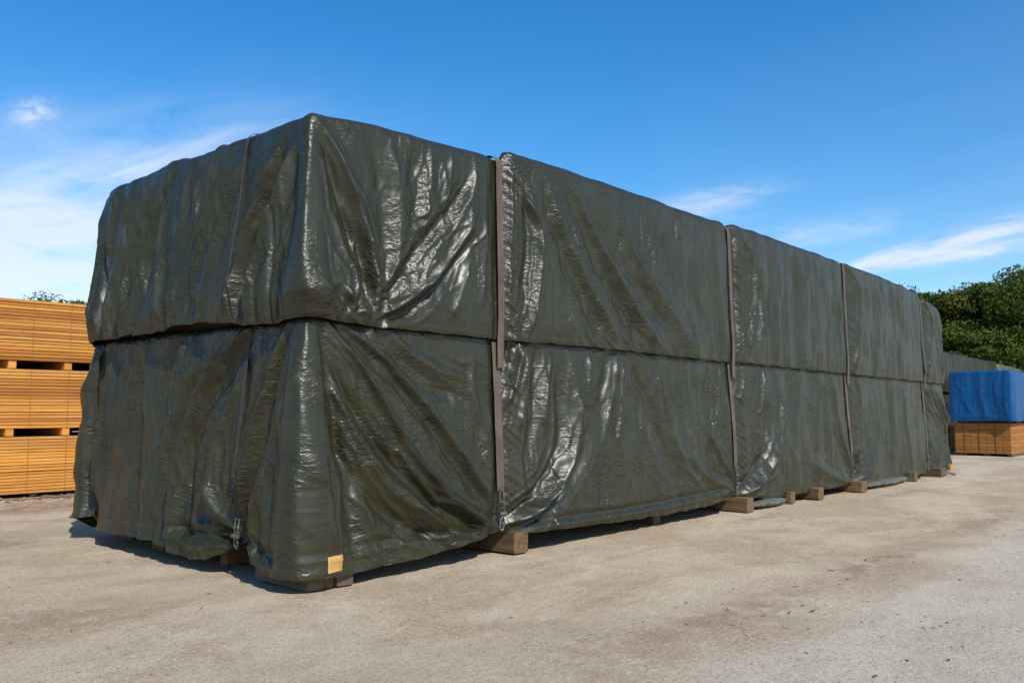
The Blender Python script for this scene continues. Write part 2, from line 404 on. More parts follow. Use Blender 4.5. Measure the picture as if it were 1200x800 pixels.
('l',4,6,5,9,[-4.29,2.41,-4.55,1.92,-4.7,1.28,-4.81,0.73,-4.77,0.39]),
('l',3,3,6,7,[-4.24,0.14,-3.1,0.17,-2.26,0.14]),
('l',5,3,5,6,[-2.23,0.31,-1.58,0.21,-1,0.3]),
('l',-4,-4,4,4,[-2.13,0.4,-1.59,0.34,-1.04,0.38]),
('l',2,2,4,4,[-0.79,0.36,-0.46,0.25,-0.14,0.18]),
('l',-4,-3,4,4,[-0.76,0.46,-0.42,0.33,-0.1,0.27]),
]
# ------------------------------------------------------------------ the big covered stack
X, Y = 19.15, 4.6                     # footprint of the stack, metres
STRAPS = [2.52, 8.0, 12.82, 17.66]    # lashings on the long side
STR_L = [0.95, 4.36]                  # lashings on the short side (distance from the near corner)
RC, RT = 0.07, 0.075

def foot(s, delta, rc=RC, X=X, Y=Y):
    """point and outward normal of the rounded rectangle shrunk by delta, at perimeter position s
    (s<0 short side, 0..X long side, beyond: the two hidden sides)."""
    s = np.asarray(s, float); delta = np.broadcast_to(np.asarray(delta, float), s.shape)
    per = 2 * (X + Y)
    s = np.where(s < -Y, s + per, s)
    x = np.empty_like(s); y = np.empty_like(s)
    def lerp(t, L): return delta + t / L * (L - 2 * delta)
    a = s < 0; x[a] = delta[a]; y[a] = lerp(-s, Y)[a]
    b = (s >= 0) & (s <= X); x[b] = lerp(s, X)[b]; y[b] = delta[b]
    c = (s > X) & (s <= X + Y); x[c] = X - delta[c]; y[c] = lerp(s - X, Y)[c]
    d = s > X + Y; x[d] = lerp(2 * X + Y - s, X)[d]; y[d] = Y - delta[d]
    r = np.minimum(rc, np.maximum(0.02, (Y / 2 - delta) * 0.5))
    # signed distance past the corner-circle centres
    ux = np.where(x < delta + r, x - (delta + r), np.where(x > X - delta - r, x - (X - delta - r), 0.0))
    uy = np.where(y < delta + r, y - (delta + r), np.where(y > Y - delta - r, y - (Y - delta - r), 0.0))
    ln = np.sqrt(ux * ux + uy * uy) + 1e-9
    nx, ny = ux / ln, uy / ln
    cx, cy = x - ux, y - uy
    return cx + nx * r, cy + ny * r, nx, ny

def interp(s, pts): 
    p = np.array(pts, float); return np.interp(s, p[:, 0], p[:, 1])

UP_HEM = [(-30, 2.36), (-4.7, 2.42), (-4.4, 2.46), (-3.9, 2.44), (-3.2, 2.47), (-3.18, 2.44), (-2.45, 2.46), (-2.42, 2.49), (-1.7, 2.50), (-1.0, 2.455),
          (-0.9, 2.42), (-0.4, 2.40), (0, 2.43), (0.4, 2.42), (0.75, 2.40), (1.6, 2.40), (2.5, 2.39), (5, 2.385), (8.0, 2.345), (8.05, 2.36), (12.8, 2.315), (17.6, 2.27), (19.2, 2.25), (60, 2.36)]
UP_TOP = [(-30, 4.5), (-4.6, 4.36), (-2.6, 4.39), (-2.5, 4.405), (-2.4, 4.37), (-1.7, 4.36), (-1.6, 4.375), (-1.5, 4.35), (0, 4.345), (0.7, 4.41), (1.3, 4.425), (2.0, 4.46), (2.36, 4.47), (2.5, 4.485), (2.56, 4.50), (2.64, 4.59), (2.9, 4.60),
          (5, 4.59), (7.5, 4.57), (7.72, 4.59), (7.9, 4.58), (7.99, 4.545), (8.1, 4.605), (8.3, 4.61), (10, 4.595), (12.6, 4.57), (12.85, 4.585), (13.2, 4.56), (15.5, 4.51), (17.2, 4.44), (17.55, 4.38), (17.68, 4.30), (17.85, 4.30), (18.4, 4.27), (18.8, 4.21), (19.05, 4.10), (19.25, 3.98), (60, 4.5)]
LO_HEM = [(-30, 0.12), (-4.9, 0.22), (-4.6, 0.26), (-4.38, 0.30), (-4.25, 0.16), (-3.5, 0.19), (-2.5, 0.19), (-2.1, 0.13), (-1.75, 0.085), (-1.4, 0.13), (-1.2, 0.20), (-0.95, 0.33), (-0.8, 0.29), (-0.5, 0.19), (-0.3, 0.145), (-0.05, 0.125),
          (0.1, 0.115), (0.45, 0.115), (0.85, 0.115), (1.26, 0.13), (1.86, 0.20), (2.24, 0.245), (2.52, 0.25), (2.9, 0.215), (3.3, 0.19), (4.4, 0.175), (6.1, 0.16), (7.0, 0.185), (7.7, 0.225), (8.0, 0.24), (8.4, 0.18), (9.2, 0.13), (11.0, 0.12), (12.4, 0.15), (12.8, 0.17),
          (13.4, 0.10), (14.5, 0.05), (16.5, 0.08), (17.6, 0.14), (18.2, 0.10), (19.2, 0.10), (60, 0.12)]

def polyfold(D, s, z, fold):
    tier, a0, a1, w0, w1, pts = fold
    P = np.array(pts, float).reshape(-1, 2)
    # smooth the traced line a little (Chaikin)
    for _ in range(2):
        Q = [P[0]]
        for A, B in zip(P[:-1], P[1:]): Q += [A * .75 + B * .25, A * .25 + B * .75]
        Q.append(P[-1]); P = np.array(Q)
    wm = max(w0, w1) / 100 * 5.2
    lo = P.min(0) - wm; hi = P.max(0) + wm
    idx = np.nonzero((s > lo[0]) & (s < hi[0]) & (z > lo[1]) & (z < hi[1]))[0]
    if not len(idx): return
    ss = s[idx]; zz = z[idx]
    seg = np.linalg.norm(np.diff(P, axis=0), axis=1); cum = np.concatenate([[0], np.cumsum(seg)]); L = cum[-1] + 1e-6
    best = np.full(len(idx), 1e9); bt = np.zeros(len(idx)); sg = np.ones(len(idx))
    for k in range(len(P) - 1):
        A = P[k]; v = P[k + 1] - A; l2 = v @ v + 1e-9
        t = np.clip(((ss - A[0]) * v[0] + (zz - A[1]) * v[1]) / l2, 0, 1)
        d = np.hypot(ss - A[0] - t * v[0], zz - A[1] - t * v[1])
        m = d < best
        sgd = np.sign((ss - A[0]) * v[1] - (zz - A[1]) * v[0])
        sg[m] = sgd[m]
        best[m] = d[m]; bt[m] = (cum[k] + t[m] * seg[k]) / L
    # wobble so that no crease is ruler straight
    w = (w0 + (w1 - w0) * bt) / 100
    a = (a0 + (a1 - a0) * bt) / 100
    a = a * 1.2; w = w * 1.1
    w = w * (1 + 0.35 * gnoise(ss * 3, zz * 3, 5))
    a = a * (1 + 0.30 * gnoise(ss * 4, zz * 4, 6))
    q = best / w
    if a0 > 0: prof = 0.75 * np.exp(-(np.sqrt(q * q + 0.012) - 0.11) * 1.7) + 0.55 * np.exp(-(q / 1.5) ** 2)      # crisp crest on a broad swell
    else: prof = 0.85 * np.exp(-q * q) + 0.4 * np.exp(-(q / 1.9) ** 2)
    a = a * np.minimum(1, bt / 0.22 + 0.25) * np.minimum(1, (1 - bt) / 0.16 + 0.35)
    # thin pleats that run along the fold and fan out from it
    sq = sg * q; jig = 0.35 * gnoise(ss * 2.1, zz * 2.1, 15 + int(abs(a0)))
    for o_, k_, n_ in ((2.0, 0.30, 0.32), (-2.4, 0.24, 0.30), (3.5, 0.16, 0.30)):
        prof = prof + k_ * (1 if a0 > 0 else -1) * np.sign(a0) * np.exp(-(np.sqrt(((sq - o_ - jig) / n_) ** 2 + 0.02) - 0.14) * 1.2) * np.sign(a0)
    D[idx] += a * prof

def tarp_offset(s, z, tier, hem, top):
    """outward displacement of the sheet at perimeter position s and height z"""
    shp = np.shape(s)
    s = np.ravel(s).astype(float); z = np.ravel(z).astype(float); hem = np.ravel(hem); top = np.ravel(top)
    D = np.zeros_like(s)
    left = s < 0
    h = np.clip((z - hem) / (top - hem), 0, 1)
    # bellies between lashings
    knots = np.array([-4.36, -0.95, 2.52, 8.0, 12.82, 17.66, 23.7, 30, 36, 43])
    i = np.clip(np.searchsorted(knots, s) - 1, 0, len(knots) - 2)
    fr = np.clip((s - knots[i]) / (knots[i + 1] - knots[i]), 0, 1)
    belly = np.sin(np.pi * fr) ** 0.7
    if tier == 'u':
        cor = np.clip(gs(s + 4.5, 0.5) + gs(s, 0.6), 0, 1)
        D += 0.085 + 0.03 * belly * (0.5 + 0.5 * np.sin(np.pi * h)) - 0.03 * h + (0.022 + 0.035 * cor) * gs(z - hem - 0.28, 0.32) - (0.012 + 0.015 * cor) * np.exp(-(z - hem) / 0.04)
        D += 0.06 * (1 - h) * left * (s < -0.4)
        D += -0.03 * gs(s, 0.25) * h + 0.025 * gs(s, 0.5) * gs(z - 2.7, 0.35)
        D += 0.03 * gs(s + 4.6, 0.3) * (1 - h) - 0.10 * gs(s + 4.6, 0.3)
        for sp in STRAPS:
            D -= 0.07 * gs(s - sp, 0.17)
            D += 0.026 * gs(s - sp - 0.2, 0.13) * ridged(s * 2.0, z * 8.5 + s * 6, 21) * (1 if sp < 10 else 0.7)
    else:
        D += 0.02 + 0.12 * (1 - h) ** 1.2 + 0.035 * belly * (0.4 + 0.6 * np.sin(np.pi * np.clip(h, 0, 1)))
        D += 0.09 * gs(s - 0.05, 0.5) * (1 - h) ** 0.8
        D += 0.14 * gs(s + 4.6, 0.22) * (1 - h) ** 0.7
        D += 0.05 * gs(s - 19.1, 0.4) * (1 - h)
        for sp in STRAPS:
            D -= 0.05 * gs(s - sp, 0.16) + 0.10 * gs(s - sp, 0.30) * gs(z - 0.25, 0.35)
            D += 0.024 * gs(s - sp - 0.17, 0.13) * ridged(s * 2.0, z * 8.5 + s * 6, 22)
        for yp in STR_L:
            D -= 0.03 * gs(s + yp, 0.10) + 0.13 * gs(s + yp, 0.28) * gs(z - 0.36, 0.35)
        D -= 0.004 * np.exp(-(z - hem) / 0.03)
    for f in FOLDS:
        if f[0] == tier: polyfold(D, s, z, f)
    D += (0.038 if tier == 'u' else 0.075) * np.exp(-(np.sqrt(s * s + 0.0002) - 0.014) / (0.055 if tier == 'u' else 0.085))      # pinched edge at the near corner
    # untraced hanging folds, leaning as they fall
    lean = np.where(left, s + 0.10 * z, s - 0.07 * z)
    wob = 0.25 * gnoise(s * 0.8, z * 0.9, 3)
    k = np.where(left, 0.030, 0.010)
    edge = 0.18 + 0.82 * np.clip((1 - h) / 0.22, 0, 1)
    D += k * ridged(lean * 2.6 + wob, z * 0.30, 1) * edge
    D += 0.45 * k * edge * ridged(lean * 6.0 + 2 * wob, z * 0.55, 2)
    D += 0.0035 * (z - hem < 0.055)                      # doubled hem
    # crumple
    pat = np.clip(0.55 + 1.3 * gnoise(s * 1.1, z * 1.1, 8), 0.12, 1.3)
    near = np.clip(1.15 - np.abs(s) / 14, 0.35, 1)
    D += 0.0028 * pat * ridged(s * 4.6 + 0.5 * gnoise(s * 5, z * 5, 9), z * 7.5, 4) * near
    D += 0.0010 * pat * ridged(s * 10.5, z * 15 + 0.4 * gnoise(s * 9, z * 9, 10), 7) * near
    D += 0.012 * gnoise(s * 1.7, z * 1.5, 12)
    return D.reshape(shp)

def relax(G, free, ex_h, ex_v, iters, nrm, lim, bend=0.08):
    """let the sheet buckle: it is given a little more cloth than it needs (ex_h along, ex_v down) and finds its own creases"""
    P = G.copy(); P0 = G.copy()
    def rest(a, b, k): return np.linalg.norm(P0[b] - P0[a], axis=-1) * k
    nr, nc = G.shape[:2]
    W = free[..., None].astype(float)
    cons = []
    def add(ra, ca, rb, cb, k, stiff):
        a = (ra, ca); b = (rb, cb)
        L = np.linalg.norm(P0[b] - P0[a], axis=-1)
        kk = (1 + 0.5 * (k[a] + k[b])) if k is not None else 1.0
        L = L * kk
        wa = W[a]; wb = W[b]; ws = wa + wb; ws[ws == 0] = 1
        cons.append((a, b, L[..., None], stiff * wa / ws, stiff * wb / ws))
    def pairs(n, step, par): # disjoint pairs i, i+step
        i = np.arange(0, n - step)
        return i[(i // step) % 2 == par]
    A = slice(None)
    for par in (0, 1):
        e = slice(par, nc - 1, 2); f = slice(par + 1, nc, 2)
        n_ = min(len(range(*e.indices(nc))), len(range(*f.indices(nc))))
        e = slice(par, par + 2 * n_ - 1, 2); f = slice(par + 1, par + 2 * n_, 2)
        add(A, e, A, f, ex_h, 0.9)
    for par in (0, 1):
        n_ = (nr - par) // 2
        add(slice(par, par + 2 * n_ - 1, 2), A, slice(par + 1, par + 2 * n_, 2), A, ex_v, 0.9)
    ex_d = 0.5 * (ex_h + ex_v)
    for par in (0, 1):
        n_ = (nr - par) // 2
        r0 = slice(par, par + 2 * n_ - 1, 2); r1 = slice(par + 1, par + 2 * n_, 2)
        add(r0, slice(0, nc - 1), r1, slice(1, nc), ex_d, 0.35)
        add(r0, slice(1, nc), r1, slice(0, nc - 1), ex_d, 0.35)
    for st in (2, 4):
        for o in range(st * 2):
            ii = np.arange(nc - st); ii = ii[(ii % (2 * st)) == o]
            if len(ii): add(A, slice(ii[0], ii[-1] + 1, 2 * st), A, slice(ii[0] + st, ii[-1] + st + 1, 2 * st), None, bend / st)
            ii = np.arange(nr - st); ii = ii[(ii % (2 * st)) == o]
            if len(ii): add(slice(ii[0], ii[-1] + 1, 2 * st), A, slice(ii[0] + st, ii[-1] + st + 1, 2 * st), A, None, bend / st)
    for it in range(iters):
        for a, b, L, wa, wb in cons:
            d = P[b] - P[a]
            l = np.sqrt((d * d).sum(-1, keepdims=True)) + 1e-9
            c = d * ((l - L) / l)
            P[a] += c * wa; P[b] -= c * wb
        # stay near the load
        dv = P - P0
        dn = (dv * nrm).sum(-1, keepdims=True)
        P += nrm * (np.clip(dn, -lim, lim * 1.3) - dn)
    return P

def build_tarp(name, tier, hem_pts, top_pts, rows, mat, roof_z):
    cols = np.concatenate([np.arange(-4.6, 3.4, 0.0155), np.arange(3.4, 9.0, 0.022), np.arange(9.0, 19.3, 0.036),
                           np.arange(19.3, 2 * X + 2 * Y - 4.6 - 0.05, 0.16)])
    hem = interp(cols, hem_pts); top = interp(cols, top_pts)
    hem = hem + 0.010 * gnoise(cols * 2.3, cols * 0, 31) + 0.006 * gnoise(cols * 7, cols * 0, 32)
    top = top + 0.010 * gnoise(cols * 1.7, cols * 0, 33)
    vv = np.linspace(0, 1, rows)
    S = np.repeat(cols[None], rows, 0); Zs = hem + (top - RT - hem) * vv[:, None]
    HEM = np.repeat(hem[None], rows, 0); TOP = np.repeat(top[None], rows, 0)
    layers = []
    D = tarp_offset(S, Zs, tier, HEM, TOP)
    x, y, nx, ny = foot(S, np.zeros_like(S))
    layers.append(np.stack([x + nx * D, y + ny * D, Zs], -1))
    # rounded shoulder
    na = 7
    ph = np.linspace(0, np.pi / 2, na + 1)[1:]
    Sa = np.repeat(cols[None], na, 0); Za = (top - RT)[None] + RT * ph[:, None]
    Da = tarp_offset(Sa, Za, tier, np.repeat(hem[None], na, 0), np.repeat(top[None], na, 0))
    x, y, nx, ny = foot(Sa, np.repeat((RT * (1 - np.cos(ph)))[:, None], len(cols), 1))
    c = np.cos(ph)[:, None]; sn = np.sin(ph)[:, None]
    Da = np.clip(Da, -0.05, 0.10)
    layers.append(np.stack([x + nx * Da * c, y + ny * Da * c, (top - RT)[None] + RT * sn + Da * sn * 0.55], -1))
    # roof, falling in to the middle
    dl = np.array([0.16, 0.24, 0.36, 0.55, 0.85, 1.3, 1.8, 2.25])
    Sr = np.repeat(cols[None], len(dl), 0)
    x, y, nx, ny = foot(Sr, np.repeat(dl[:, None], len(cols), 1))
    last = layers[-1][-1, :, 2]
    t = (np.clip((dl - 0.11) / 1.6, 0, 1) ** 0.7)[:, None]
    zr = last[None] * (1 - t) + roof_z * t + 0.02 * gnoise(x * 1.5, y * 1.5, 14) * np.minimum(1, t * 4)
    layers.append(np.stack([x, y, zr], -1))
    G = np.concatenate(layers, 0)
    nr, nc = G.shape[:2]
    # buckle the two open faces
    c1 = int(np.searchsorted(cols, 19.3)); nf = rows + na
    Gs = G[:nf + 1, :c1]
    fr = np.ones(Gs.shape[:2]); fr[-2:] = 0; fr[:, :2] = 0; fr[:, -2:] = 0
    for sp in STRAPS: fr[:, np.abs(cols[:c1] - sp) < 0.045] = 0
    if tier == 'l':
        for yp in STR_L: fr[:, np.abs(cols[:c1] + yp) < 0.025] = 0
    cc = np.repeat(cols[None, :c1], nf + 1, 0); zz = Gs[..., 2]
    pt = np.clip(0.7 + 1.5 * gnoise(cc * 0.9, zz * 0.9, 45), 0.1, 1.6)
    far = np.clip(1.1 - np.abs(cc) / 30, 0.5, 1)
    exh = (0.024 + 0.016 * (cc < 0)) * pt * far; exv = 0.012 * np.clip(0.7 + 1.5 * gnoise(cc * 1.1 + 9, zz * 1.1, 46), 0.1, 1.6) * far
    tp = np.clip((TOP[0, 0] * 0 + np.repeat(top[None, :c1], nf + 1, 0) - zz) / 0.35, 0.15, 1); exh = exh * tp; exv = exv * tp
    x, y, nx, ny = foot(cc, np.zeros_like(cc))
    nrm = np.stack([nx, ny, np.zeros_like(nx)], -1)
    # broad buckles on every fourth thread first, then the fine ones
    def up(A, k, n0, n1):
        r = np.arange(A.shape[0]) * k; c = np.arange(A.shape[1]) * k
        B = np.stack([np.interp(np.arange(n1), c, A[i]) for i in range(A.shape[0])], 0)
        return np.stack([np.interp(np.arange(n0), r, B[:, j]) for j in range(n1)], 1)
    for k, e, ev, itn, lim in ((6, 0.85, 0.10, 80, 0.05), (2, 0.6, 0.25, 40, 0.03)):
        g0 = Gs[::k, ::k]
        # a different seed of unevenness for each scale
        wob = 0.016 * k / 5 * gnoise((cc + 0.12 * np.sign(-cc) * zz)[::k, ::k] * (2.6 if k > 3 else 5.0), zz[::k, ::k] * (0.40 if k > 3 else 2.2), 60 + k)[..., None] * nrm[::k, ::k] * fr[::k, ::k, None]
        g1 = relax(g0 + wob, fr[::k, ::k], e * exh[::k, ::k], ev * exv[::k, ::k], itn, nrm[::k, ::k], lim, 0.05)
        d_ = g1 - g0
        Gs = Gs + np.stack([up(d_[..., i], k, Gs.shape[0], Gs.shape[1]) for i in range(3)], -1) * np.minimum(fr, 1)[..., None]
    G[:nf + 1, :c1] = relax(Gs, fr, exh * 0.40, exv * 0.35, ITER, nrm, 0.05)
    idx = np.arange(nr * nc).reshape(nr, nc)
    nxt = np.roll(idx, -1, 1)
    Fq = np.stack([idx[:-1], nxt[:-1], nxt[1:], idx[1:]], -1).reshape(-1, 4)
    return mesh_np(name, G.reshape(-1, 3), Fq, mat)

tu = build_tarp('tarpaulin_cover', 'u', UP_HEM, UP_TOP, 128, M['tarp'], 4.42)
tag(tu, 'dark olive plastic tarpaulin draped over the upper tier of the long stack', 'tarpaulin')
tl = build_tarp('tarpaulin_cover', 'l', LO_HEM, [(-60, 2.47), (60, 2.44)], 142, M['tarp'], 2.40)
tag(tl, 'dark olive tarpaulin hanging to the ground over the lower tier of the long stack', 'tarpaulin')

def surf(s, z, tier):
    """world point, outward normal of the tarp at perimeter s and height z (vertical part)"""
    s = np.atleast_1d(np.asarray(s, float)); z = np.atleast_1d(np.asarray(z, float))
    hem = interp(s, UP_HEM if tier == 'u' else LO_HEM); top = interp(s, UP_TOP) if tier == 'u' else np.full_like(s, 2.45)
    D = tarp_offset(s, z, tier, hem, top)
    x, y, nx, ny = foot(s, np.zeros_like(s))
    return D, x, y, nx, ny

# hidden timber inside, seen only in the gap under the hem
ld = empty('timber_load', (X / 2, Y / 2, 0.26))
tag(ld, 'shadowed underside of the timber load inside the big tarpaulin stack', 'timber')
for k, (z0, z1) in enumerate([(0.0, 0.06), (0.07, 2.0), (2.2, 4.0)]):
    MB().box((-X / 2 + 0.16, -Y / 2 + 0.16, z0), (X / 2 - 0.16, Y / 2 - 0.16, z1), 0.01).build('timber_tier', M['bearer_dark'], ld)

# ------------------------------------------------------------------ lashings
def strap_path(sp, w, z0, z1, tier, side='n', off=0.012, n=60):
    """taut webbing lying on the sheet from z0 (low) up to z1"""
    z = np.linspace(z0, z1, n)
    best = None
    for ds in (-w / 2, -w / 4, 0, w / 4, w / 2):
        D, x, y, nx, ny = surf(np.full(n, sp + ds), z, tier)
        best = D if best is None else np.maximum(best, D)
    hull = []                                # webbing is taut: the outer envelope of the sheet under it
    for q in zip(z, best):
        while len(hull) > 1 and (hull[-1][1] - hull[-2][1]) * (q[0] - hull[-2][0]) <= (q[1] - hull[-2][1]) * (hull[-1][0] - hull[-2][0]): hull.pop()
        hull.append(q)
    d = 0.75 * np.interp(z, [q[0] for q in hull], [q[1] for q in hull]) + 0.25 * best + off
    d = np.maximum(d, best + off * 0.5)
    D, x, y, nx, ny = surf(np.full(n, sp), z, tier)
    return [(x[i] + nx[i] * d[i], y[i] + ny[i] * d[i], z[i]) for i in range(n)], (nx[0], ny[0], 0)

def strap_ribbon(pts, nor, w, mat, parent, name='webbing', lean=0.0):
    side = Vector((0, 0, 1)).cross(Vector(nor)).normalized()
    P = []
    z0 = pts[0][2]
    for p in pts:
        P.append(Vector(p) + side * lean * (p[2] - z0))
    nors = []
    for i, p in enumerate(P):
        t = (P[min(i + 1, len(P) - 1)] - P[max(i - 1, 0)]).normalized()
        nn = t.cross(side) if t.cross(side).dot(Vector(nor)) > 0 else -t.cross(side)
        if abs(t.dot(Vector(nor))) > 0.6 and t.z < 0.75: nn = Vector((0, 0, 1))
        nors.append(nn.normalized())
    return MB().ribbon(P, [side] * len(P), nors, w).build(name, mat, parent)

def ratchet(parent, p, nor, zb, ht):
    """buckle plates, tension bar and an end hook hanging below the webbing"""
    side = Vector((0, 0, 1)).cross(Vector(nor)).normalized(); nor = Vector(nor); p = Vector(p)
    def at(a, b, z): return p + side * a + nor * b + Vector((0, 0, z))
    m = MB()
    # long slotted frame
    for sg in (-1, 1):
        m.tube([at(sg * 0.030, 0.02, 0), at(sg * 0.034, 0.035, -ht * 0.3), at(sg * 0.030, 0.03, -ht * 0.62)], 0.008, 6)
    for f in (0.0, 0.28, 0.45, 0.62):
        m.tube([at(-0.036, 0.028, -ht * f), at(0.036, 0.028, -ht * f)], 0.009, 6)
    m.build('ratchet', M['steel'], parent)
    # drum
    MB().tube([at(-0.052, 0.04, -ht * 0.58), at(0.052, 0.04, -ht * 0.58)], 0.022, 10).build('tension_drum', M['steel'], parent)
    # hook: a bent loop
    q = []
    for k in range(13):
        a = math.pi * 2 * k / 13
        q.append(at(0.033 * math.sin(a), 0.03 + 0.008 * math.cos(a), -ht * 0.83 + ht * 0.17 * math.cos(a)))
    MB().tube(q, 0.0085, 6, closed=True).build('hook', M['steel'], parent)

def long_lashing(sp, w, label, near):
    root = empty('lashing_strap', (sp, 0, 0))
    root['label'] = label; root['category'] = 'strap'; root['group'] = 'straps lashing down the long tarpaulin stack'
    loc = Vector((sp, 0, 0))
    ztop = float(interp(np.array([sp]), UP_TOP)[0])
    # upper webbing: from under the hem of the upper sheet, up and over the roof
    pts, nor = strap_path(sp + 0.015, w, 2.42, ztop - RT, 'u')
    low = [(pts[0][0], pts[0][1] + 0.0, 2.42 - q) for q in ((0.35, 0.2, 0.1, 0.05) if near else (0.3, 0.2, 0.1, 0.05))]
    pts = low + pts
    y0 = pts[-1][1]
    zt = ztop + 0.035
    ov = []
    for k in range(1, 8):
        a = math.pi / 2 * k / 7
        ov.append((pts[-1][0], y0 + 0.15 * (1 - math.cos(a)), ztop - RT + (RT + 0.04) * math.sin(a)))
    ov += [(pts[-1][0], 0.4, ztop + 0.03), (pts[-1][0], 1.2, 4.48), (pts[-1][0], 2.3, 4.45), (pts[-1][0], 3.8, 4.45)]
    pts = [tuple(Vector(p) - loc) for p in pts + ov]
    strap_ribbon(pts, nor, w * 0.85, M['web'], root, 'upper_webbing', 0.0)
    zb = float(interp(np.array([sp]), LO_HEM)[0])
    zr = zb + 0.46
    p2, nor = strap_path(sp - 0.005, w, zr, 2.36, 'l', 0.014)
    p2 = [tuple(Vector(p) - loc) for p in p2]
    strap_ribbon(p2, nor, w, M['web'], root, 'lower_webbing', -0.010)
    ratchet(root, p2[0], nor, zb, 0.44)
    return root
long_lashing(STRAPS[0], 0.115, 'wide brown strap with steel buckle lying nearest the near corner of the long side', True)
long_lashing(STRAPS[1], 0.10, 'brown strap and buckle midway along the long side, above a sunlit timber bearer', False)
long_lashing(STRAPS[2], 0.10, 'third brown strap along the long side, above the close row of bearers', False)
r = long_lashing(STRAPS[3], 0.09, 'last strap before the far end of the long side, by its corner', False)
MB().ribbon([(0.75, -0.22, 0.11), (0.9, -0.28, 0.06), (1.05, -0.33, 0.015), (1.15, -0.36, 0.01)], [Vector((0, 0.3, 1)).normalized()] * 4, [Vector((0, -1, 0.3)).normalized()] * 4, 0.05).build('loose_tail', M['web_dark'], r)

def short_lashing(yp, w, label, mat, hook, zlo=None):
    root = empty('lashing_strap', (0, yp, 0))
    root['label'] = label; root['category'] = 'strap'; root['group'] = 'straps on the short side of the stack'
    loc = Vector((0, yp, 0))
    zb = float(interp(np.array([-yp]), LO_HEM)[0]) if zlo is None else zlo
    pts, nor = strap_path(-yp, w, zb + (0.22 if hook else 0.02), 2.40, 'l', 0.010)
    pts = [tuple(Vector(p) - loc) for p in pts]
    strap_ribbon(pts, nor, w, mat, root, 'webbing')
    if hook: ratchet(root, pts[0], nor, zb, 0.28)
    return root
short_lashing(0.95, 0.055, 'narrow dark strap with a hook gathering the tarpaulin beside the near corner', M['web_dark'], True)
short_lashing(4.36, 0.05, 'narrow dark strap pinching the tarpaulin at the back corner by the lumber', M['web_dark'], False)

def short_upper(yp, w, label):
    root = empty('lashing_strap', (0, yp, 0)); root['label'] = label; root['category'] = 'strap'; root['group'] = 'straps on the short side of the stack'
    ztop = float(interp(np.array([-yp]), UP_TOP)[0])
    pts, nor = strap_path(-yp, w, 2.50, ztop - RT, 'u', 0.004)
    x0 = pts[-1][0]
    for k in range(1, 7):
        a = math.pi / 2 * k / 6
        pts.append((x0 + 0.12 * (1 - math.cos(a)), yp, ztop - RT + (RT + 0.03) * math.sin(a)))
    pts += [(0.6, yp, ztop + 0.05), (1.4, yp, 4.46)]
    strap_ribbon([tuple(Vector(q) - Vector((0, yp, 0))) for q in pts], nor, w, M['web_dark'], root, 'webbing')
short_upper(0.97, 0.032, 'narrow dark strap on the upper tier above the hooked strap of the short side')

# pale sawn timber end showing through a tear low at the near corner
from mathutils.bvhtree import BVHTree
bv = BVHTree.FromPolygons([v.co for v in tl.data.vertices], [tuple(q.vertices) for q in tl.data.polygons])
def hit(x, z):
    h = bv.ray_cast(Vector((x, -3, z)), Vector((0, 1, 0)))[0]
    return h.y if h else -0.12
gx_ = np.linspace(0.055, 0.245, 9); gz_ = np.linspace(0.165, 0.305, 7)
yy_ = np.array([[hit(x, z) for x in gx_] for z in gz_])
A_ = np.array([[1, x - 0.15, z - 0.235] for z in gz_ for x in gx_]); cf = np.linalg.lstsq(A_, yy_.ravel(), rcond=None)[0]
pl = (A_ @ cf).reshape(yy_.shape)
fy = np.minimum(yy_ - 0.004, pl + 0.02) - 0.0
bm_ = bmesh.new()
fr_ = [[bm_.verts.new((x - 0.15, fy[i, j], z - 0.235)) for j, x in enumerate(gx_)] for i, z in enumerate(gz_)]
bk_ = [[bm_.verts.new((x - 0.15, fy[i, j] + 0.06, z - 0.235)) for j, x in enumerate(gx_)] for i, z in enumerate(gz_)]
for i in range(6):
    for j in range(8):
        bm_.faces.new((fr_[i][j], fr_[i][j + 1], fr_[i + 1][j + 1], fr_[i + 1][j])); bm_.faces.new((bk_[i][j], bk_[i + 1][j], bk_[i + 1][j + 1], bk_[i][j + 1]))
for i in range(6):
    bm_.faces.new((fr_[i][0], fr_[i + 1][0], bk_[i + 1][0], bk_[i][0])); bm_.faces.new((fr_[i][8], bk_[i][8], bk_[i + 1][8], fr_[i + 1][8]))
for j in range(8):
    bm_.faces.new((fr_[0][j], bk_[0][j], bk_[0][j + 1], fr_[0][j + 1])); bm_.faces.new((fr_[6][j], fr_[6][j + 1], bk_[6][j + 1], bk_[6][j]))
mb_ = MB(); mb_.bm.free(); mb_.bm = bm_
tb = mb_.build('timber_end', M['fresh']); tb.location = (0.15, 0, 0.235)
tag(tb, 'pale fresh sawn timber end poking out of the tarpaulin at the near bottom corner', 'timber')

# ------------------------------------------------------------------ bearers under the stack
def bearer(lo, hi, label, mat, group='timber bearers under the tarpaulin stack'):
    lo = Vector(lo); hi = Vector(hi); c = Vector(((lo.x + hi.x) / 2, (lo.y + hi.y) / 2, 0))
    o = MB().box(lo - c, hi - c, 0.008, 0.006).build('timber_bearer', mat)
    o.location = c
    tag(o, label, 'bearer', group)
    return o
bearer((2.66, -0.15, 0.002), (2.90, 1.6, 0.235), 'big squared brown bearer below the nearest long side strap', M['bearer'])
bearer((5.75, 0.02, 0.002), (5.93, 1.4, 0.20), 'small bearer set back in shade midway between two long side straps', M['bearer_dark'])
bearer((7.98, -0.27, 0.002), (8.20, 1.5, 0.225), 'sunlit bearer sticking out below the middle strap of the long side', M['bearer'])
bearer((9.62, -0.24, 0.002), (9.80, 1.5, 0.20), 'short bearer right behind the folded sheet on the long side', M['bearer'])
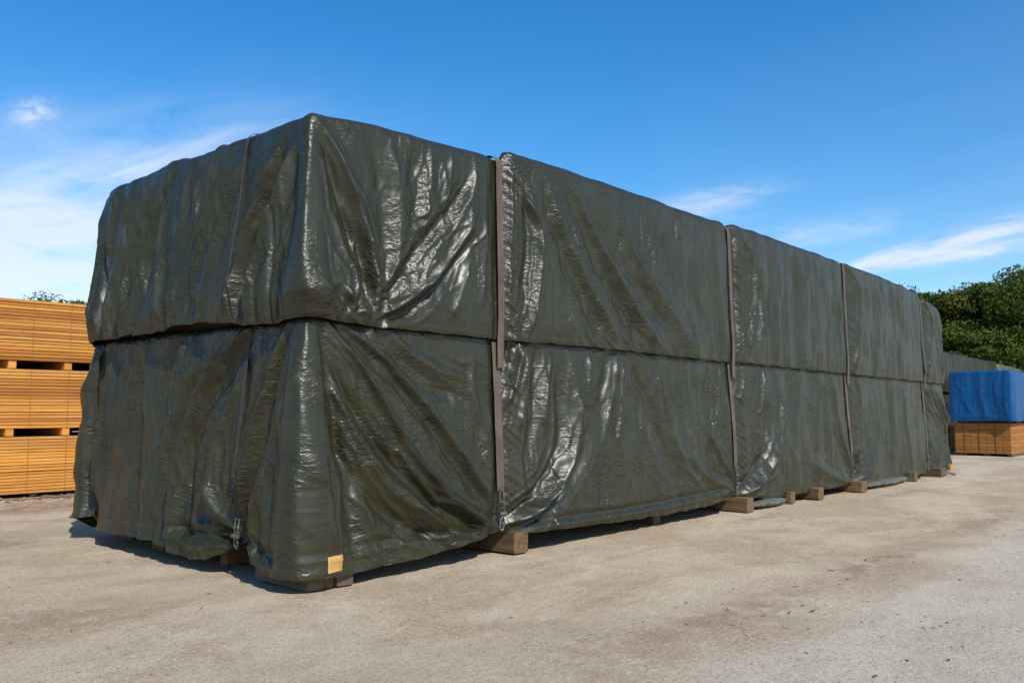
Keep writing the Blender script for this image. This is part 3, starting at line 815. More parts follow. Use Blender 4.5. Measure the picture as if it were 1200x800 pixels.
bearer((10.62, -0.30, 0.002), (10.86, 1.5, 0.20), 'bearer between the folded sheet and the third long side strap', M['bearer'])
bearer((12.55, -0.36, 0.002), (12.86, 1.5, 0.20), 'broad bearer below the third strap of the long side', M['bearer'])
bearer((15.95, -0.30, 0.002), (16.15, 1.5, 0.20), 'dark bearer beyond the last folded sheet of the long side', M['bearer_dark'])
bearer((17.75, -0.34, 0.002), (18.1, 1.5, 0.20), 'wide dark bearer close to the far end of the long side', M['bearer_dark'])
bearer((18.9, -0.24, 0.10), (19.2, 0.6, 0.24), 'pale bearer end at the far corner of the long stack', M['fresh'])
bearer((-0.06, -0.15, 0.002), (0.12, 0.7, 0.12), 'dark bearer forming the outer half of the near corner support', M['bearer_dark'])
bearer((0.135, -0.13, 0.002), (0.235, 0.7, 0.115), 'narrow lighter bearer in the middle of the near corner support', M['bearer'])
bearer((0.25, -0.16, 0.002), (0.43, 0.7, 0.12), 'dark bearer end below the pale sawn timber end', M['bearer_dark'])
def bearer_x(y0, y1, x0, h, label, mat):
    return bearer((x0, y0, 0.002), (x0 + 1.3, y1, h), label, mat)
bearer_x(1.52, 1.66, 0.12, 0.20, 'single bearer stub on the short side beside its hooked strap', M['bearer'])
bearer_x(2.42, 2.62, 0.10, 0.21, 'slimmer of two neighbouring bearers under the short side', M['bearer'])
bearer_x(2.86, 3.14, 0.10, 0.21, 'wider of two neighbouring bearers under the short side', M['bearer'])
bearer_x(4.0, 4.3, 0.25, 0.20, 'dark bearer in deep shade at the back corner of the short side', M['bearer_dark'])

# folded sheet scraps tucked under the long side
def scrap(x0, x1, y0, h, label):
    n, mrows = 60, 14
    u = np.linspace(0, 1, n); a = np.linspace(0, 2 * np.pi, mrows, endpoint=False)
    U, A = np.meshgrid(u, a, indexing='ij')
    rr = (0.25 + 0.75 * np.sin(np.pi * np.clip(U, 0.02, 0.98)) ** 0.5) * (1 + 0.25 * gnoise(U * 9, A * 1.3, 41))
    xx = (U - 0.5) * (x1 - x0); yy = 0.22 * np.cos(A) * rr; zz = h / 2 + h / 2 * np.sin(A) * rr + 0.012 * ridged(U * 14, A * 2, 42)
    V = np.stack([xx, yy, np.maximum(zz, 0.003)], -1).reshape(-1, 3)
    idx = np.arange(n * mrows).reshape(n, mrows); nx_ = np.roll(idx, -1, 1)
    Fq = np.stack([idx[:-1], idx[1:], nx_[1:], nx_[:-1]], -1).reshape(-1, 4)
    o = mesh_np('folded_sheet', V, Fq, M['tarp_pale'])
    o.location = ((x0 + x1) / 2, y0, 0)
    tag(o, label, 'folded sheet', 'spare sheets tucked under the stack')
scrap(8.35, 9.6, -0.06, 0.14, 'rolled grey green sheet tucked behind the sunlit middle bearer')
scrap(13.1, 15.8, -0.10, 0.15, 'longer rolled grey green sheet lying beyond the third strap')
# ------------------------------------------------------------------ lumber packs on the left
def lumber_pack(loc, lx, ly, layers, pitch, mats, label, group, bands, gap=0.009, jit=0.008, name='lumber_pack', joints=True, seed=0):
    rd = random.Random(seed)
    root = empty(name, loc)
    tag(root, label, 'lumber', group)
    for k in range(layers):
        dy = rd.uniform(-jit, jit); dx = rd.uniform(-0.02, 0.02)
        m = MB()
        z0 = k * pitch; z1 = z0 + pitch - gap
        # a layer: front plank, its neighbours and a butt joint somewhere along it
        xj = rd.uniform(0.25, 0.75) * lx
        w = ly / 6
        for q in range(6):
            a = q * w; b = a + w - 0.004
            e = rd.uniform(-0.003, 0.003)
            if q == 0 and joints:
                m.box((dx, a + dy, z0), (xj - 0.0025, b, z1 + e), 0.004)
                m.box((xj + 0.0025, a + dy + rd.uniform(-0.004, 0.004), z0), (lx + dx, b, z1 + e), 0.004)
            else:
                m.box((dx + rd.uniform(-0.02, 0.02), a + (0 if q else dy), z0), (lx + dx + rd.uniform(-0.02, 0.02), b, z1 + e), 0.003)
        m.build('plank_layer', mats[rd.randrange(len(mats))] if not isinstance(mats, list) or k < layers - 1 else mats[-1], root)
    for bx in bands:
        MB().box((bx - 0.005, -0.0165, 0), (bx + 0.005, -0.0145, layers * pitch), 0).build('steel_band', M['band'], root)
    return root
LX0, LY0 = -4.2, 10.82
woods = [M['lumber'], M['lumber'], M['lumber'], M['lumber_grey']]
woods2 = [M['lumber'], M['lumber_dark'], M['lumber_dark'], M['lumber_grey']]
packs = [(0.06, 1.05, 'bottom orange lumber pack of the three stacked behind the tarpaulin stack', 5),
         (1.26, 1.10, 'middle orange lumber pack, resting on battens above the lowest pack', 6),
         (2.52, 1.14, 'topmost orange lumber pack with a weathered top layer of planks', 7)]
for z0, h, lb, sd in packs:
    n = 18
    lumber_pack((LX0, LY0 + random.uniform(-0.02, 0.02), z0), 8.4, 3.2, n, h / n, woods if sd == 5 else woods2, lb, 'orange lumber packs stacked in the yard', [1.2, 3.1, 5.55, 6.22, 7.6], seed=sd)
def batten(x0, w, z0, h, y0, ly, mat, label, group):
    o = MB().box((-w / 2, 0, 0), (w / 2, ly, h), 0.006, 0.003).build('batten', mat)
    o.location = (x0, y0, z0)
    tag(o, label, 'batten', group)
for zi, (z0, h, txt) in enumerate([(1.115, 0.142, 'under the middle lumber pack'), (2.365, 0.152, 'under the topmost lumber pack')]):
    for xi, (bx, t2) in enumerate([(-3.3, 'batten beyond the picture edge'), (-1.2, 'second batten beyond the picture edge'), (1.03, 'pale batten end at the outer side'), (2.01, 'pale batten end nearer the tarpaulin'), (3.8, 'hidden end batten')]):
        batten(bx, 0.135, z0, h, LY0 + 0.01, 3.1, M['lumber'], t2 + ' ' + txt, 'battens between the lumber packs') if xi in (2, 3) else batten(bx, 0.135, z0, h, LY0 + 0.01, 3.1, M['lumber'], 'batten end in the dark gap ' + txt, 'battens between the lumber packs')
for z0, h, txt in ((1.117, 0.138, 'middle'), (2.367, 0.148, 'topmost')):
    o = MB().box((-4.1, 0, 0), (4.1, 0.1, h), 0.004).build('batten', M['bearer_dark']); o.location = (0, LY0 + 3.15, z0)  # added blocker at the rear so no daylight shows through the gap
    tag(o, 'added crosswise blocker shutting out daylight in the gap under the ' + txt + ' lumber pack', 'batten', 'added light blockers behind the lumber gaps')
for bx in (-3.5, -1.0, 1.5, 3.6):
    batten(bx, 0.12, 0.002, 0.056, LY0 + 0.05, 3.0, M['bearer_dark'], 'flat dark batten on the ground below the bottom lumber pack', 'ground battens below the lumber')

# ------------------------------------------------------------------ blue covered pack and far stack
def small_tarp(name, x0, y0, lx, ly, z0, z1, mat, seed, amp, step=0.04, folds=(), zmid=None, sag=0.0):
    cols = np.arange(-ly, 2 * lx + ly - step * 0.5, step)
    rows = max(12, int((z1 - z0) / step))
    hem = z0 + 0.03 * gnoise(cols * 0.9, cols * 0, seed) + 0.012 * gnoise(cols * 4, cols * 0, seed + 1)
    top = z1 + 0.025 * gnoise(cols * 0.7, cols * 0, seed + 2) - sag * np.clip(cols / lx, 0, 1)
    vv = np.linspace(0, 1, rows)[:, None]
    S = np.repeat(cols[None], rows, 0); Z = hem + (top - 0.055 - hem) * vv
    def off(S, Z):
        h = (Z - z0) / (z1 - z0)
        D = 0.03 + 0.05 * (1 - h) + amp * ridged((S + 0.12 * Z) * 1.7 + 0.3 * gnoise(S, Z, seed + 3), Z * 0.4, seed + 4) \
            + 0.6 * amp * ridged((S - 0.05 * Z) * 5.1, Z * 0.5, seed + 5) + 0.3 * amp * ridged((S + 0.06 * Z) * 10.5, Z * 0.9, seed + 9) + 0.006 * ridged(S * 6, Z * 8, seed + 6) - 0.02 * np.exp(-(Z - z0) / 0.05)
        D += 0.04 * gs(S, 0.3) * (1 - h)
        sh = D.shape; D = D.ravel()
        for f in folds: polyfold(D, S.ravel(), Z.ravel(), f)
        return D.reshape(sh)
    L = []
    D = off(S, Z); x, y, nx, ny = foot(S, np.zeros_like(S), 0.045, lx, ly); L.append(np.stack([x + nx * D, y + ny * D, Z], -1))
    ph = np.linspace(0, np.pi / 2, 6)[1:]
    Sa = np.repeat(cols[None], 5, 0); Za = (top - 0.055)[None] + 0.055 * np.sin(ph)[:, None]; D = np.clip(off(Sa, Za), -0.03, 0.08)
    x, y, nx, ny = foot(Sa, np.repeat((0.055 * (1 - np.cos(ph)))[:, None], len(cols), 1), 0.045, lx, ly)
    c = np.cos(ph)[:, None]; L.append(np.stack([x + nx * D * c, y + ny * D * c, Za + D * np.sin(ph)[:, None] * 0.5], -1))
    dl = np.array([0.15, 0.3, 0.5, 0.75, ly / 2 - 0.04]); Sr = np.repeat(cols[None], 5, 0)
    x, y, nx, ny = foot(Sr, np.repeat(dl[:, None], len(cols), 1), 0.045, lx, ly)
    t = np.clip((dl - 0.1) / (ly / 2), 0, 1)[:, None]
    L.append(np.stack([x, y, L[-1][-1, :, 2][None] * (1 - t) + (z1 - sag / 2) * t + 0.03 * gnoise(x * 2, y * 2, seed + 8) * t], -1))
    G = np.concatenate(L, 0); nr, nc = G.shape[:2]; idx = np.arange(nr * nc).reshape(nr, nc); nxt = np.roll(idx, -1, 1)
    Fq = np.stack([idx[:-1], nxt[:-1], nxt[1:], idx[1:]], -1).reshape(-1, 4)
    o = mesh_np(name, G.reshape(-1, 3), Fq, mat); o.location = (x0, y0, 0)
    return o
BF = [('b', 1.5, 1, 2, 3, [-0.15, 2.9, -0.25, 2.4, -0.2, 1.9, -0.12, 1.3]), ('b', 1.5, 1.2, 2, 3, [-1.35, 2.15, -1.5, 2.1, -1.42, 1.8, -1.2, 1.45]),
      ('b', 1.5, 1.2, 2, 3, [-1.75, 2.85, -1.7, 2.5, -1.45, 2.2]), ('b', -1, -1, 3, 4, [-0.45, 2.9, -0.6, 2.3, -0.5, 1.6]), ('b', 1.5, 1.5, 2, 4, [0.15, 2.9, 0.2, 2.2, 0.12, 1.4]),
      ('b', 1.2, 1.2, 3, 4, [-0.9, 2.9, -0.95, 2.3, -0.8, 1.4]), ('b', 1.5, 1.5, 2, 2, [-1.8, 1.36, -1.1, 1.38, -0.4, 1.34])]
bt = small_tarp('blue_tarpaulin', 28.98, 0.5, 5.6, 1.92, 1.20, 2.94, M['tarp_blue'], 61, 0.024, 0.03, BF)
tag(bt, 'bright blue tarpaulin covering the upper pack beside the far end of the stack', 'tarpaulin')
def cross_pack(loc, lx, ly, rows, h, label):
    """a pack of square timbers, the ends of its courses facing the short side"""
    rd = random.Random(9); root = empty('lumber_pack', loc); tag(root, label, 'lumber', 'low lumber packs at the far end')
    for k in range(rows):
        m = MB(); z0 = k * h / rows; z1 = z0 + h / rows - 0.007
        n = 7; w = ly / n
        for q in range(n):
            e = rd.uniform(-0.004, 0.004)
            m.box((e, q * w + 0.004, z0), (lx + e, (q + 1) * w - 0.004, z1), 0.004)
        m.build('timber_course', M['lumber_brown'], root)
    for q in (0.25, 0.55, 0.8):
        MB().box((-0.02, ly * q - 0.012, 0), (-0.0155, ly * q + 0.012, h), 0).build('steel_band', M['band'], root)
    return root
cross_pack((29.05, 0.58, 0.08), 5.4, 1.78, 9, 1.06, 'brown lumber pack standing directly below the blue tarpaulin')
for q, yy in enumerate((0.66, 1.38, 2.1)):
    o = MB().box((0, -0.08, 0), (5.2, 0.08, 0.072), 0.004).build('batten', M['bearer_dark']); o.location = (29.12, yy, 0.003)
    tag(o, 'dark runner under the brown lumber pack that carries the blue tarpaulin', 'batten', 'runners below the far brown lumber pack')
for q, xx in enumerate((29.3, 31.6, 34.0)):
    o = MB().box((0, 0, 0), (0.12, 1.7, 0.075), 0.004).build('batten', M['bearer_dark']); o.location = (xx, 0.62, 1.143)
    tag(o, 'thin dark batten in the gap between the blue tarpaulin and the brown lumber', 'batten', 'battens above the far brown lumber pack')
MB_l = lumber_pack((30.6, 3.55, 0.03), 9.2, 2.6, 8, 0.115, [M['lumber']], 'sliver of orange lumber glimpsed between the big stack and the brown pack', 'low lumber packs at the far end', [0.9, 2.8], joints=False, seed=3)
ft = small_tarp('tarpaulin_cover', 30.6, 3.5, 9.4, 3.2, 0.98, 2.24, M['tarp'], 71, 0.03, 0.06)
tag(ft, 'dark tarpaulin over the low middle pack behind the blue tarpaulin', 'tarpaulin')
ft = small_tarp('tarpaulin_cover', 30.6, 3.46, 9.4, 3.25, 2.28, 3.88, M['tarp'], 75, 0.045, 0.06, sag=0.10)
tag(ft, 'dark green tarpaulin with upright folds rising behind the blue tarpaulin, below the trees', 'tarpaulin')
ft = small_tarp('tarpaulin_cover', 40.3, 3.42, 9.4, 3.25, 0.2, 3.72, M['tarp_pale'], 79, 0.04, 0.07, sag=0.22)
tag(ft, 'pale grey green tarpaulin, lowest and farthest, showing over the blue one under the trees', 'tarpaulin')

# ------------------------------------------------------------------ trees
def leaf_mat(name, a, b):
    m, nt, p = new_mat(name)
    geo = nt.nodes.new('ShaderNodeNewGeometry')
    v = objco(nt)
    n = noise(nt, v, 0.55, 3)
    c = ramp(nt, geo.outputs['Random Per Island'], [(0.0, a), (0.7, b), (1.0, (b[0] * 1.5, b[1] * 1.3, b[2]))])
    c = mixc(nt, ramp(nt, n, [(0.35, 0.0), (0.65, 0.6)]), c, (b[0] * 1.25, b[1] * 1.05, b[2] * 0.8))
    nt.links.new(c, p.inputs['Base Color']); p.inputs['Roughness'].default_value = 0.55
    p.inputs['Specular IOR Level'].default_value = 0.12
    tr = nt.nodes.new('ShaderNodeBsdfTranslucent'); nt.links.new(c, tr.inputs[0])
    mx = nt.nodes.new('ShaderNodeMixShader'); mx.inputs[0].default_value = 0.25
    out = nt.nodes['Material Output']
    nt.links.new(p.outputs[0], mx.inputs[1]); nt.links.new(tr.outputs[0], mx.inputs[2]); nt.links.new(mx.outputs[0], out.inputs[0])
    return m
M['leaf'] = leaf_mat('leaf', (0.028, 0.048, 0.008), (0.070, 0.098, 0.015))
def tree_meshes(seed, H, RX, nclump, nleaf):
    rs = np.random.RandomState(seed)
    cl = []
    while len(cl) < nclump:
        p = rs.uniform(-1, 1, 3)
        r = np.linalg.norm(p)
        if r > 1.12 or r < 0.4: continue
        if p[2] < -0.8: continue
        wd = 1.0 - 0.25 * max(0, p[2])
        cl.append((p[0] * RX * wd, p[1] * RX * wd, H * 0.56 + p[2] * H * 0.40, rs.uniform(0.45, 1.5)))
    V = []; Fq = []
    per = int(nleaf * 1.9) // nclump
    for cx, cy, cz, cr in cl:
        d = rs.normal(size=(per, 3)); d /= np.linalg.norm(d, axis=1)[:, None]
        rad = cr * rs.uniform(0.35, 1.15, per) ** 0.6
        P = np.array([cx, cy, cz]) + d * rad[:, None] * np.array([1.1, 1.1, 0.75])
        nrm = d + rs.normal(size=(per, 3)) * 0.7 + np.array([0, 0, 0.5]); nrm /= np.linalg.norm(nrm, axis=1)[:, None]
        a = np.cross(nrm, rs.normal(size=(per, 3))); a /= np.linalg.norm(a, axis=1)[:, None]
        b = np.cross(nrm, a)
        s = rs.uniform(0.045, 0.115, per)[:, None]
        base = sum(len(q) for q in V)
        quad = np.stack([P - a * s * 1.3, P - b * s * 0.75 - nrm * s * .2, P + a * s * 1.3, P + b * s * 0.75 - nrm * s * .2], 1)
        V.append(quad.reshape(-1, 3)); Fq.append(np.arange(per * 4).reshape(-1, 4) + base)
    m = MB()
    m.tube([(0, 0, -0.1), (0.05, 0.02, H * 0.2), (-0.05, 0.06, H * 0.45), (0.05, 0, H * 0.8)], [0.28, 0.22, 0.16, 0.05], 9)
    for k in range(9):
        cx, cy, cz, cr = cl[k * len(cl) // 9]
        z0 = H * rs.uniform(0.18, 0.5)
        m.tube([(0, 0, z0), (cx * 0.45, cy * 0.45, z0 + (cz - z0) * 0.6), (cx, cy, cz)], [0.11, 0.07, 0.02], 6)
    return np.concatenate(V), np.concatenate(Fq), m
TV = []
for i, (sd, H, RX, nc, nl) in enumerate([(1, 9.4, 3.7, 64, 26000), (2, 8.2, 4.0, 58, 24000), (3, 10.0, 4.3, 76, 30000)]):
    V, Fq, m = tree_meshes(sd, H, RX, nc, nl)
    root = empty('broadleaf_tree'); 
    cr = mesh_np('crown', V, Fq, M['leaf'], root, False); tk = m.build('trunk', M['bark'], root, True)
    TV.append(root)
used = set()
def place_tree(v, x, y, s, rz, label):
    if v not in used:
        r = TV[v]; used.add(v)
    else:
        r = TV[v].copy(); COL.objects.link(r)
        for ch in TV[v].children:
            c = ch.copy(); COL.objects.link(c); c.parent = r
    r.location = (x, y, 0); r.rotation_euler = (0, 0, rz); r.scale = (s, s, s * 1.0)
    tag(r, label, 'tree', 'broadleaf trees at the edge of the yard')
for v, x, y, s, rz, lb in [
    (0, 52.0, 14.0, 1.0, 0.3, 'leafy tree topping out just above the far end of the stack'),
    (1, 56.0, 11.6, 1.20, 2.0, 'tree with a low rounded crown between the stack end and the tall tree'),
    (1, 53.0, 8.2, 1.12, 4.2, 'shorter tree filling the dip behind the dark green far tarpaulin'),
    (2, 54.0, 5.2, 0.985, 1.1, 'tallest dark green tree, its crown high above the blue tarpaulin'),
    (0, 50.5, 2.6, 1.0, 5.0, 'broad tree standing right of the blue tarpaulin at the picture edge'),
    (2, 62.0, 9.2, 1.0, 3.0, 'tree further back, its crown showing between two nearer crowns'),
    (1, 47.5, 6.2, 0.80, 0.9, 'lower bushy tree directly behind the pale grey green tarpaulin'),
    (2, 57.0, 0.0, 0.95, 2.4, 'tree at the end of the row, half cut off by the picture edge'),
    (1, 49.0, 9.9, 0.74, 2.7, 'low bushy tree just past the end of the big stack'),
    (0, 12.0, 37.0, 0.74, 0.0, 'lone treetop peeking over the orange lumber packs')]:
    place_tree(v, x, y, s, rz, lb)

# ------------------------------------------------------------------ ground
def ground_mat():
    m, nt, p = new_mat('yard_ground')
    v = objco(nt)
    sep = nt.nodes.new('ShaderNodeSeparateXYZ'); nt.links.new(v, sep.inputs[0])
    n_big = noise(nt, objco(nt, (0.16, 0.5, 1)), 1.0, 6, 0.6)
    n_mid = noise(nt, v, 1.7, 12, 0.74)
    n_fine = noise(nt, v, 26, 7, 0.8)
    n_grit = noise(nt, v, 120, 3, 0.7)
    c = ramp(nt, n_big, [(0.30, (0.40, 0.315, 0.21)), (0.5, (0.52, 0.43, 0.30)), (0.72, (0.57, 0.485, 0.355))])
    c = mixc(nt, ramp(nt, n_mid, [(0.44, 0.0), (0.64, 0.45)]), c, (0.31, 0.23, 0.155))
    n_pat = noise(nt, objco(nt, (0.55, 1.0, 1)), 0.55, 13, 0.72, 0.4)
    c = mixc(nt, mth(nt, 'MULTIPLY', ramp(nt, n_pat, [(0.46, 0.0), (0.57, 0.95)]), ramp(nt, n_fine, [(0.36, 1.0), (0.60, 0.25)])), c, (0.30, 0.205, 0.115))
    # worn concrete strip in front, edge wandering
    e = mth(nt, 'ADD', sep.outputs[1], mth(nt, 'MULTIPLY', mth(nt, 'SUBTRACT', noise(nt, v, 0.7, 7, 0.6), 0.5), 1.7))
    strip = ramp(nt, mth(nt, 'MULTIPLY_ADD', e, -1.0), [(0.0, 0.0), (0.55, 1.0)]); nt.nodes[-2].inputs[2].default_value = -3.65
    strip = mth(nt, 'MULTIPLY', strip, ramp(nt, n_mid, [(0.3, 1.0), (0.62, 0.55)]))
    c = mixc(nt, mth(nt, 'MULTIPLY', strip, 0.8), c, (0.53, 0.48, 0.39))
    # earth washed up along that edge and other stains (centre, half size, rotation)
    st = None
    for (x, y, a, b, k) in [(4.9, -3.3, 1.2, 0.22, 1.0), (7.7, -0.62, 0.7, 0.14, 1.0), (2.0, -3.3, 1.1, 0.3, 0.7), (9.5, -3.3, 1.6, 0.2, 0.8), (-0.9, 4.9, 0.35, 0.6, 1.0), (12.5, -0.9, 1.6, 0.25, 0.7), (0.2, -3.1, 0.7, 0.5, 0.5), (-1.9, 0.6, 0.6, 0.7, 0.55), (17, -2.6, 3, 0.3, 0.6), (0.4, 8.9, 2.5, 0.9, 0.9), (3.0, 9.6, 3.0, 1.0, 0.9)]:
        dx = mth(nt, 'DIVIDE', mth(nt, 'SUBTRACT', sep.outputs[0], x), a); dy = mth(nt, 'DIVIDE', mth(nt, 'SUBTRACT', sep.outputs[1], y), b)
        g = mth(nt, 'EXPONENT', mth(nt, 'MULTIPLY', mth(nt, 'ADD', mth(nt, 'MULTIPLY', dx, dx), mth(nt, 'MULTIPLY', dy, dy)), -1.0))
        g = mth(nt, 'MULTIPLY', g, k)
        st = g if st is None else mth(nt, 'ADD', st, g)
    st = mth(nt, 'MULTIPLY', st, ramp(nt, noise(nt, v, 3.2, 13, 0.78), [(0.42, 0.0), (0.54, 1.0)]), True)
    c = mixc(nt, mth(nt, 'MULTIPLY', st, 0.85), c, (0.19, 0.125, 0.075))
    # grit
    c = mixc(nt, ramp(nt, n_fine, [(0.30, 0.45), (0.5, 0.0)]), c, (0.22, 0.18, 0.14))
    c = mixc(nt, ramp(nt, n_fine, [(0.58, 0.0), (0.8, 0.5)]), c, (0.56, 0.51, 0.45))
    c = mixc(nt, ramp(nt, n_grit, [(0.30, 0.95), (0.48, 0.0)]), c, (0.17, 0.14, 0.105))
    n_g2 = noise(nt, v, 55, 3, 0.75)
    c = mixc(nt, ramp(nt, n_g2, [(0.34, 0.85), (0.46, 0.0)]), c, (0.19, 0.15, 0.11))
    c = mixc(nt, ramp(nt, n_g2, [(0.56, 0.0), (0.70, 0.6)]), c, (0.60, 0.54, 0.45))
    c = mixc(nt, ramp(nt, n_grit, [(0.60, 0.0), (0.75, 0.4)]), c, (0.58, 0.54, 0.48))
    # small dark specks of bark
    vo = nt.nodes.new('ShaderNodeTexVoronoi'); vo.inputs['Scale'].default_value = 9; nt.links.new(objco(nt, (1, 1, 1)), vo.inputs['Vector'])
    sp = ramp(nt, vo.outputs['Distance'], [(0.045, 1.0), (0.10, 0.0)])
    sp = mth(nt, 'MULTIPLY', sp, ramp(nt, n_mid, [(0.45, 0.0), (0.6, 1.0)]))
    c = mixc(nt, mth(nt, 'MULTIPLY', sp, 0.0), c, (0.10, 0.065, 0.04))
    nt.links.new(c, p.inputs['Base Color'])
    p.inputs['Roughness'].default_value = 0.92; p.inputs['Specular IOR Level'].default_value = 0.2
    b1 = bump(nt, n_mid, 0.5, 0.05); b2 = bump(nt, n_fine, 0.8, 0.014, b1); b3 = bump(nt, n_grit, 0.5, 0.004, b2)
    nt.links.new(b3, p.inputs['Normal'])
    return m
# one sheet: fine near the yard, coarse to the horizon
gx = np.concatenate([[-900, -300, -100, -40], np.arange(-12, 40, 0.25), [50, 80, 150, 350, 900]])
gy = np.concatenate([[-900, -300, -100, -40], np.arange(-9, 20, 0.25), [30, 60, 120, 350, 900]])
GX, GY = np.meshgrid(gx, gy, indexing='ij')
inner = (GX > -12) & (GX < 39.7) & (GY > -9) & (GY < 19.7)
GZ = np.where(inner, 0.016 * gnoise(GX * 0.5, GY * 0.5, 51) + 0.008 * gnoise(GX * 1.6, GY * 1.6, 52) - 0.012, -0.012)
idx = np.arange(GX.size).reshape(GX.shape)
gf = np.stack([idx[:-1, :-1], idx[1:, :-1], idx[1:, 1:], idx[:-1, 1:]], -1).reshape(-1, 4)
g = mesh_np('ground', np.stack([GX, GY, GZ], -1).reshape(-1, 3), gf, ground_mat())
g['kind'] = 'structure'

def scatter(name, n, mat, size, flat, seed, region, label):
    rs = np.random.RandomState(seed)
    base = np.array([[1, 0, 0], [-0.5, 0.87, 0], [-0.5, -0.87, 0], [0, 0, 0.8], [0.6, 0.9, 0.35], [-0.9, 0.1, 0.4], [0.5, -0.8, 0.4]])
    tri = np.array([[0, 4, 3], [4, 1, 3], [1, 5, 3], [5, 2, 3], [2, 6, 3], [6, 0, 3], [0, 1, 4], [1, 2, 5], [2, 0, 6]])
    V = []; T = []
    x, y = region(rs, n)
    for i in range(n):
        s = size * min(2.2, rs.lognormal(0, 0.45)); a = rs.uniform(0, 6.28)
        b = base * (1 + rs.uniform(-0.25, 0.25, base.shape)); b = b * np.array([s * (flat[0]), s * flat[1], s * flat[2]])
        ca, sa = math.cos(a), math.sin(a)
        V.append(np.stack([x[i] + b[:, 0] * ca - b[:, 1] * sa, y[i] + b[:, 0] * sa + b[:, 1] * ca, b[:, 2] - 0.008], 1)); T.append(tri + i * len(base))
    o = mesh_np(name, np.concatenate(V), np.concatenate(T), mat, None, False)
    o['kind'] = 'stuff'; o['label'] = label; o['category'] = 'debris'
    return o
def reg_front(rs, n):
    t = rs.uniform(0, 1, n) ** 1.6
    return -3.5 + 16 * t + rs.normal(0, 0.5, n), rs.uniform(-6.0, -0.3, n)
def reg_strip(rs, n): return rs.uniform(0, 12, n) ** 1.0, -3.9 + rs.normal(0, 0.8, n)
def reg_left(rs, n): return rs.uniform(-4, 0, n), rs.uniform(-3, 10, n)
scatter('gravel', 5200, M['stone'], 0.0048, (1, 0.8, 0.7), 1, reg_front, 'scattered small stones on the pale yard ground')
scatter('gravel', 2600, M['stone'], 0.0048, (1, 0.8, 0.7), 2, reg_left, 'scattered small stones before the short side of the stack')
scatter('bark_debris', 380, M['chip'], 0.010, (1.9, 0.6, 0.35), 3, reg_strip, 'brown bark chips strewn along the worn concrete strip')
scatter('bark_debris', 120, M['chip'], 0.009, (1.9, 0.6, 0.35), 4, reg_left, 'brown bark chips strewn before the short side of the stack')
def reg_lumb(rs, n): return rs.uniform(-3, 5, n), 10.45 + rs.normal(0, 0.18, n)
scatter('bark_debris', 500, M['chip'], 0.035, (1.3, 0.8, 0.7), 5, reg_lumb, 'ridge of bark and earth along the foot of the orange lumber')

# ------------------------------------------------------------------ camera
cam = bpy.data.cameras.new('camera'); co = link(bpy.data.objects.new('camera', cam))
cam.sensor_width = 36; cam.lens = 1010 / 1200 * 36
co.location = (-4.5858, -6.6646, 1.6); co.rotation_euler = (R(90 + 4.5288), 0, R(42.0856 - 90))
cam.clip_start = 0.05; cam.clip_end = 3000
scene.camera = co

# ------------------------------------------------------------------ light and sky
EL, AZ = R(44), math.atan2(-0.35, -1.0)          # sun direction seen from above: (sin AZ, cos AZ)
sd = Vector((math.sin(AZ) * math.cos(EL), math.cos(AZ) * math.cos(EL), math.sin(EL)))
sl = bpy.data.lights.new('sun', 'SUN'); sl.energy = SUN; sl.angle = R(0.53); sl.color = (1.0, 0.945, 0.86)
so = link(bpy.data.objects.new('sun', sl)); so.rotation_euler = sd.to_track_quat('Z', 'Y').to_euler()
so.location = (0, -20, 30)

w = bpy.data.worlds.new('World'); scene.world = w; w.use_nodes = True
nt = w.node_tree; bg = nt.nodes['Background']
sky = nt.nodes.new('ShaderNodeTexSky'); sky.sky_type = 'NISHITA'; sky.sun_disc = False
sky.sun_elevation = EL; sky.sun_rotation = AZ
sky.altitude = 0; sky.air_density = 1.0; sky.dust_density = 0.4; sky.ozone_density = 3.0
hs = nt.nodes.new('ShaderNodeHueSaturation'); hs.inputs['Saturation'].default_value = SKY_SAT; hs.inputs['Value'].default_value = SKY_VAL
nt.links.new(sky.outputs[0], hs.inputs['Color'])
tc = nt.nodes.new('ShaderNodeTexCoord')
d = tc.outputs['Generated']
def dot(v):
    n = nt.nodes.new('ShaderNodeVectorMath'); n.operation = 'DOT_PRODUCT'; n.inputs[1].default_value = v
    nt.links.new(d, n.inputs[0]); return n.outputs['Value']
total = None
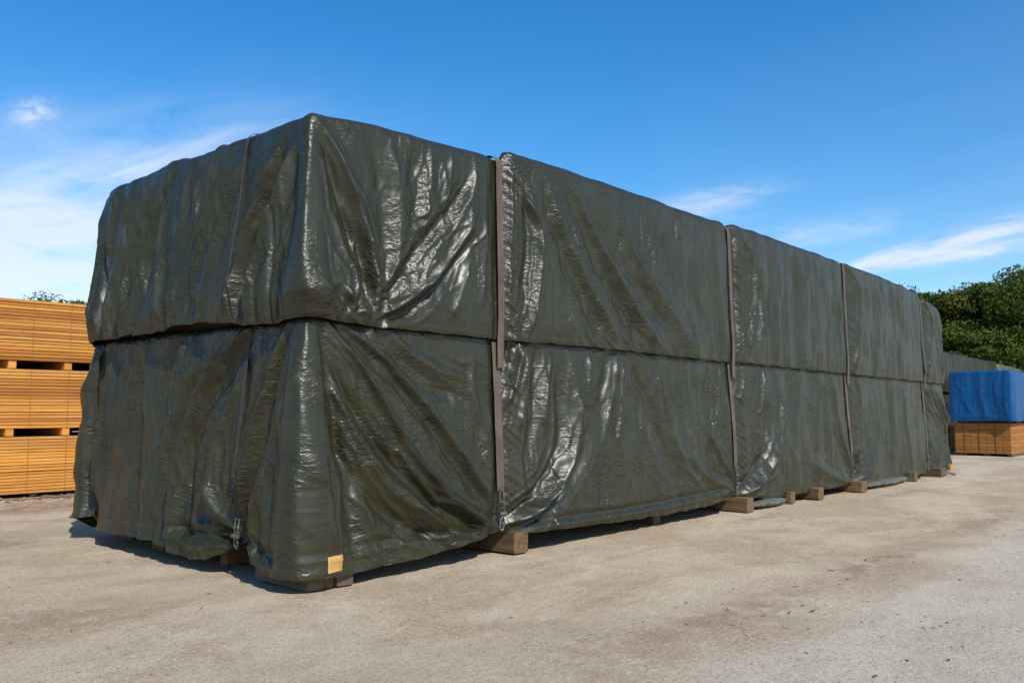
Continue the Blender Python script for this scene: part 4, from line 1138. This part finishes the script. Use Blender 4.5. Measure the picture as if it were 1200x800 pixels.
# cirrus, plus unseen clouds added for reflections: centre direction, half length, half height (radians), tilt, strength, streakiness, seed
for c, a, b, tilt, k, fx, fy, sdn in [
    ((0.335, 0.925, 0.150), 0.22, 0.085, 0.05, 1.5, 4, 13, 1), ((0.40, 0.88, 0.225), 0.16, 0.060, 0.32, 1.1, 5, 18, 2),
    ((0.2985, 0.9088, 0.2915), 0.020, 0.012, 0.4, 0.95, 40, 60, 3),
    ((0.960, 0.225, 0.178), 0.17, 0.010, 0.19, 1.35, 9, 42, 4), ((0.952, 0.250, 0.158), 0.10, 0.008, 0.08, 1.2, 9, 50, 5),
    ((0.858, 0.458, 0.236), 0.055, 0.011, 0.10, 0.75, 14, 50, 6), ((0.845, 0.49, 0.222), 0.05, 0.012, -0.05, 0.7, 14, 45, 7), ((0.908, 0.370, 0.192), 0.07, 0.014, 0.08, 0.55, 12, 45, 8),
    ((0.85, -0.52, 0.20), 0.42, 0.22, 0.1, 1.0, 2, 6, 9), ((0.5, -0.9, 0.2), 0.6, 0.20, -0.1, 1.0, 2, 7, 10), ((-0.9, 0.2, 0.25), 0.4, 0.07, 0.1, 0.8, 3, 12, 11)]:  # first two: unseen cloud banks added to whiten the tarpaulin's sky reflection
    cv = Vector(c).normalized(); e1 = Vector((0, 0, 1)).cross(cv).normalized() * -1; e2 = cv.cross(e1).normalized()
    if e2.z < 0: e2 = -e2
    t1 = e1 * math.cos(tilt) + e2 * math.sin(tilt); t2 = -e1 * math.sin(tilt) + e2 * math.cos(tilt)
    u = dot(t1); v = dot(t2); f = dot(cv)
    m1 = mth(nt, 'DIVIDE', u, a); m2 = mth(nt, 'DIVIDE', v, b)
    g = mth(nt, 'EXPONENT', mth(nt, 'MULTIPLY', mth(nt, 'ADD', mth(nt, 'MULTIPLY', m1, m1), mth(nt, 'MULTIPLY', m2, m2)), -1.0))
    g = mth(nt, 'MULTIPLY', g, mth(nt, 'GREATER_THAN', f, 0.0))
    cb = nt.nodes.new('ShaderNodeCombineXYZ'); nt.links.new(mth(nt, 'MULTIPLY', u, fx), cb.inputs[0]); nt.links.new(mth(nt, 'MULTIPLY', v, fy), cb.inputs[1]); cb.inputs[2].default_value = sdn * 3.7
    nz = noise(nt, cb.outputs[0], 1.6, 7, 0.58, 0.5)
    g = mth(nt, 'MULTIPLY', mth(nt, 'MULTIPLY', g, ramp(nt, nz, [(0.30, 0.0), (0.68, 1.0)])), k)
    total = g if total is None else mth(nt, 'ADD', total, g, True)
cloud = mixc(nt, mth(nt, 'MULTIPLY', total, 0.72), hs.outputs[0], CLOUD)
nt.links.new(cloud, bg.inputs['Color']); bg.inputs['Strength'].default_value = 0.12

scene.view_settings.view_transform = 'Standard'; scene.view_settings.look = 'None'
scene.view_settings.exposure = EXPO; scene.view_settings.gamma = 1; scene.view_settings.use_curve_mapping = False
scene.cycles.max_bounces = 6
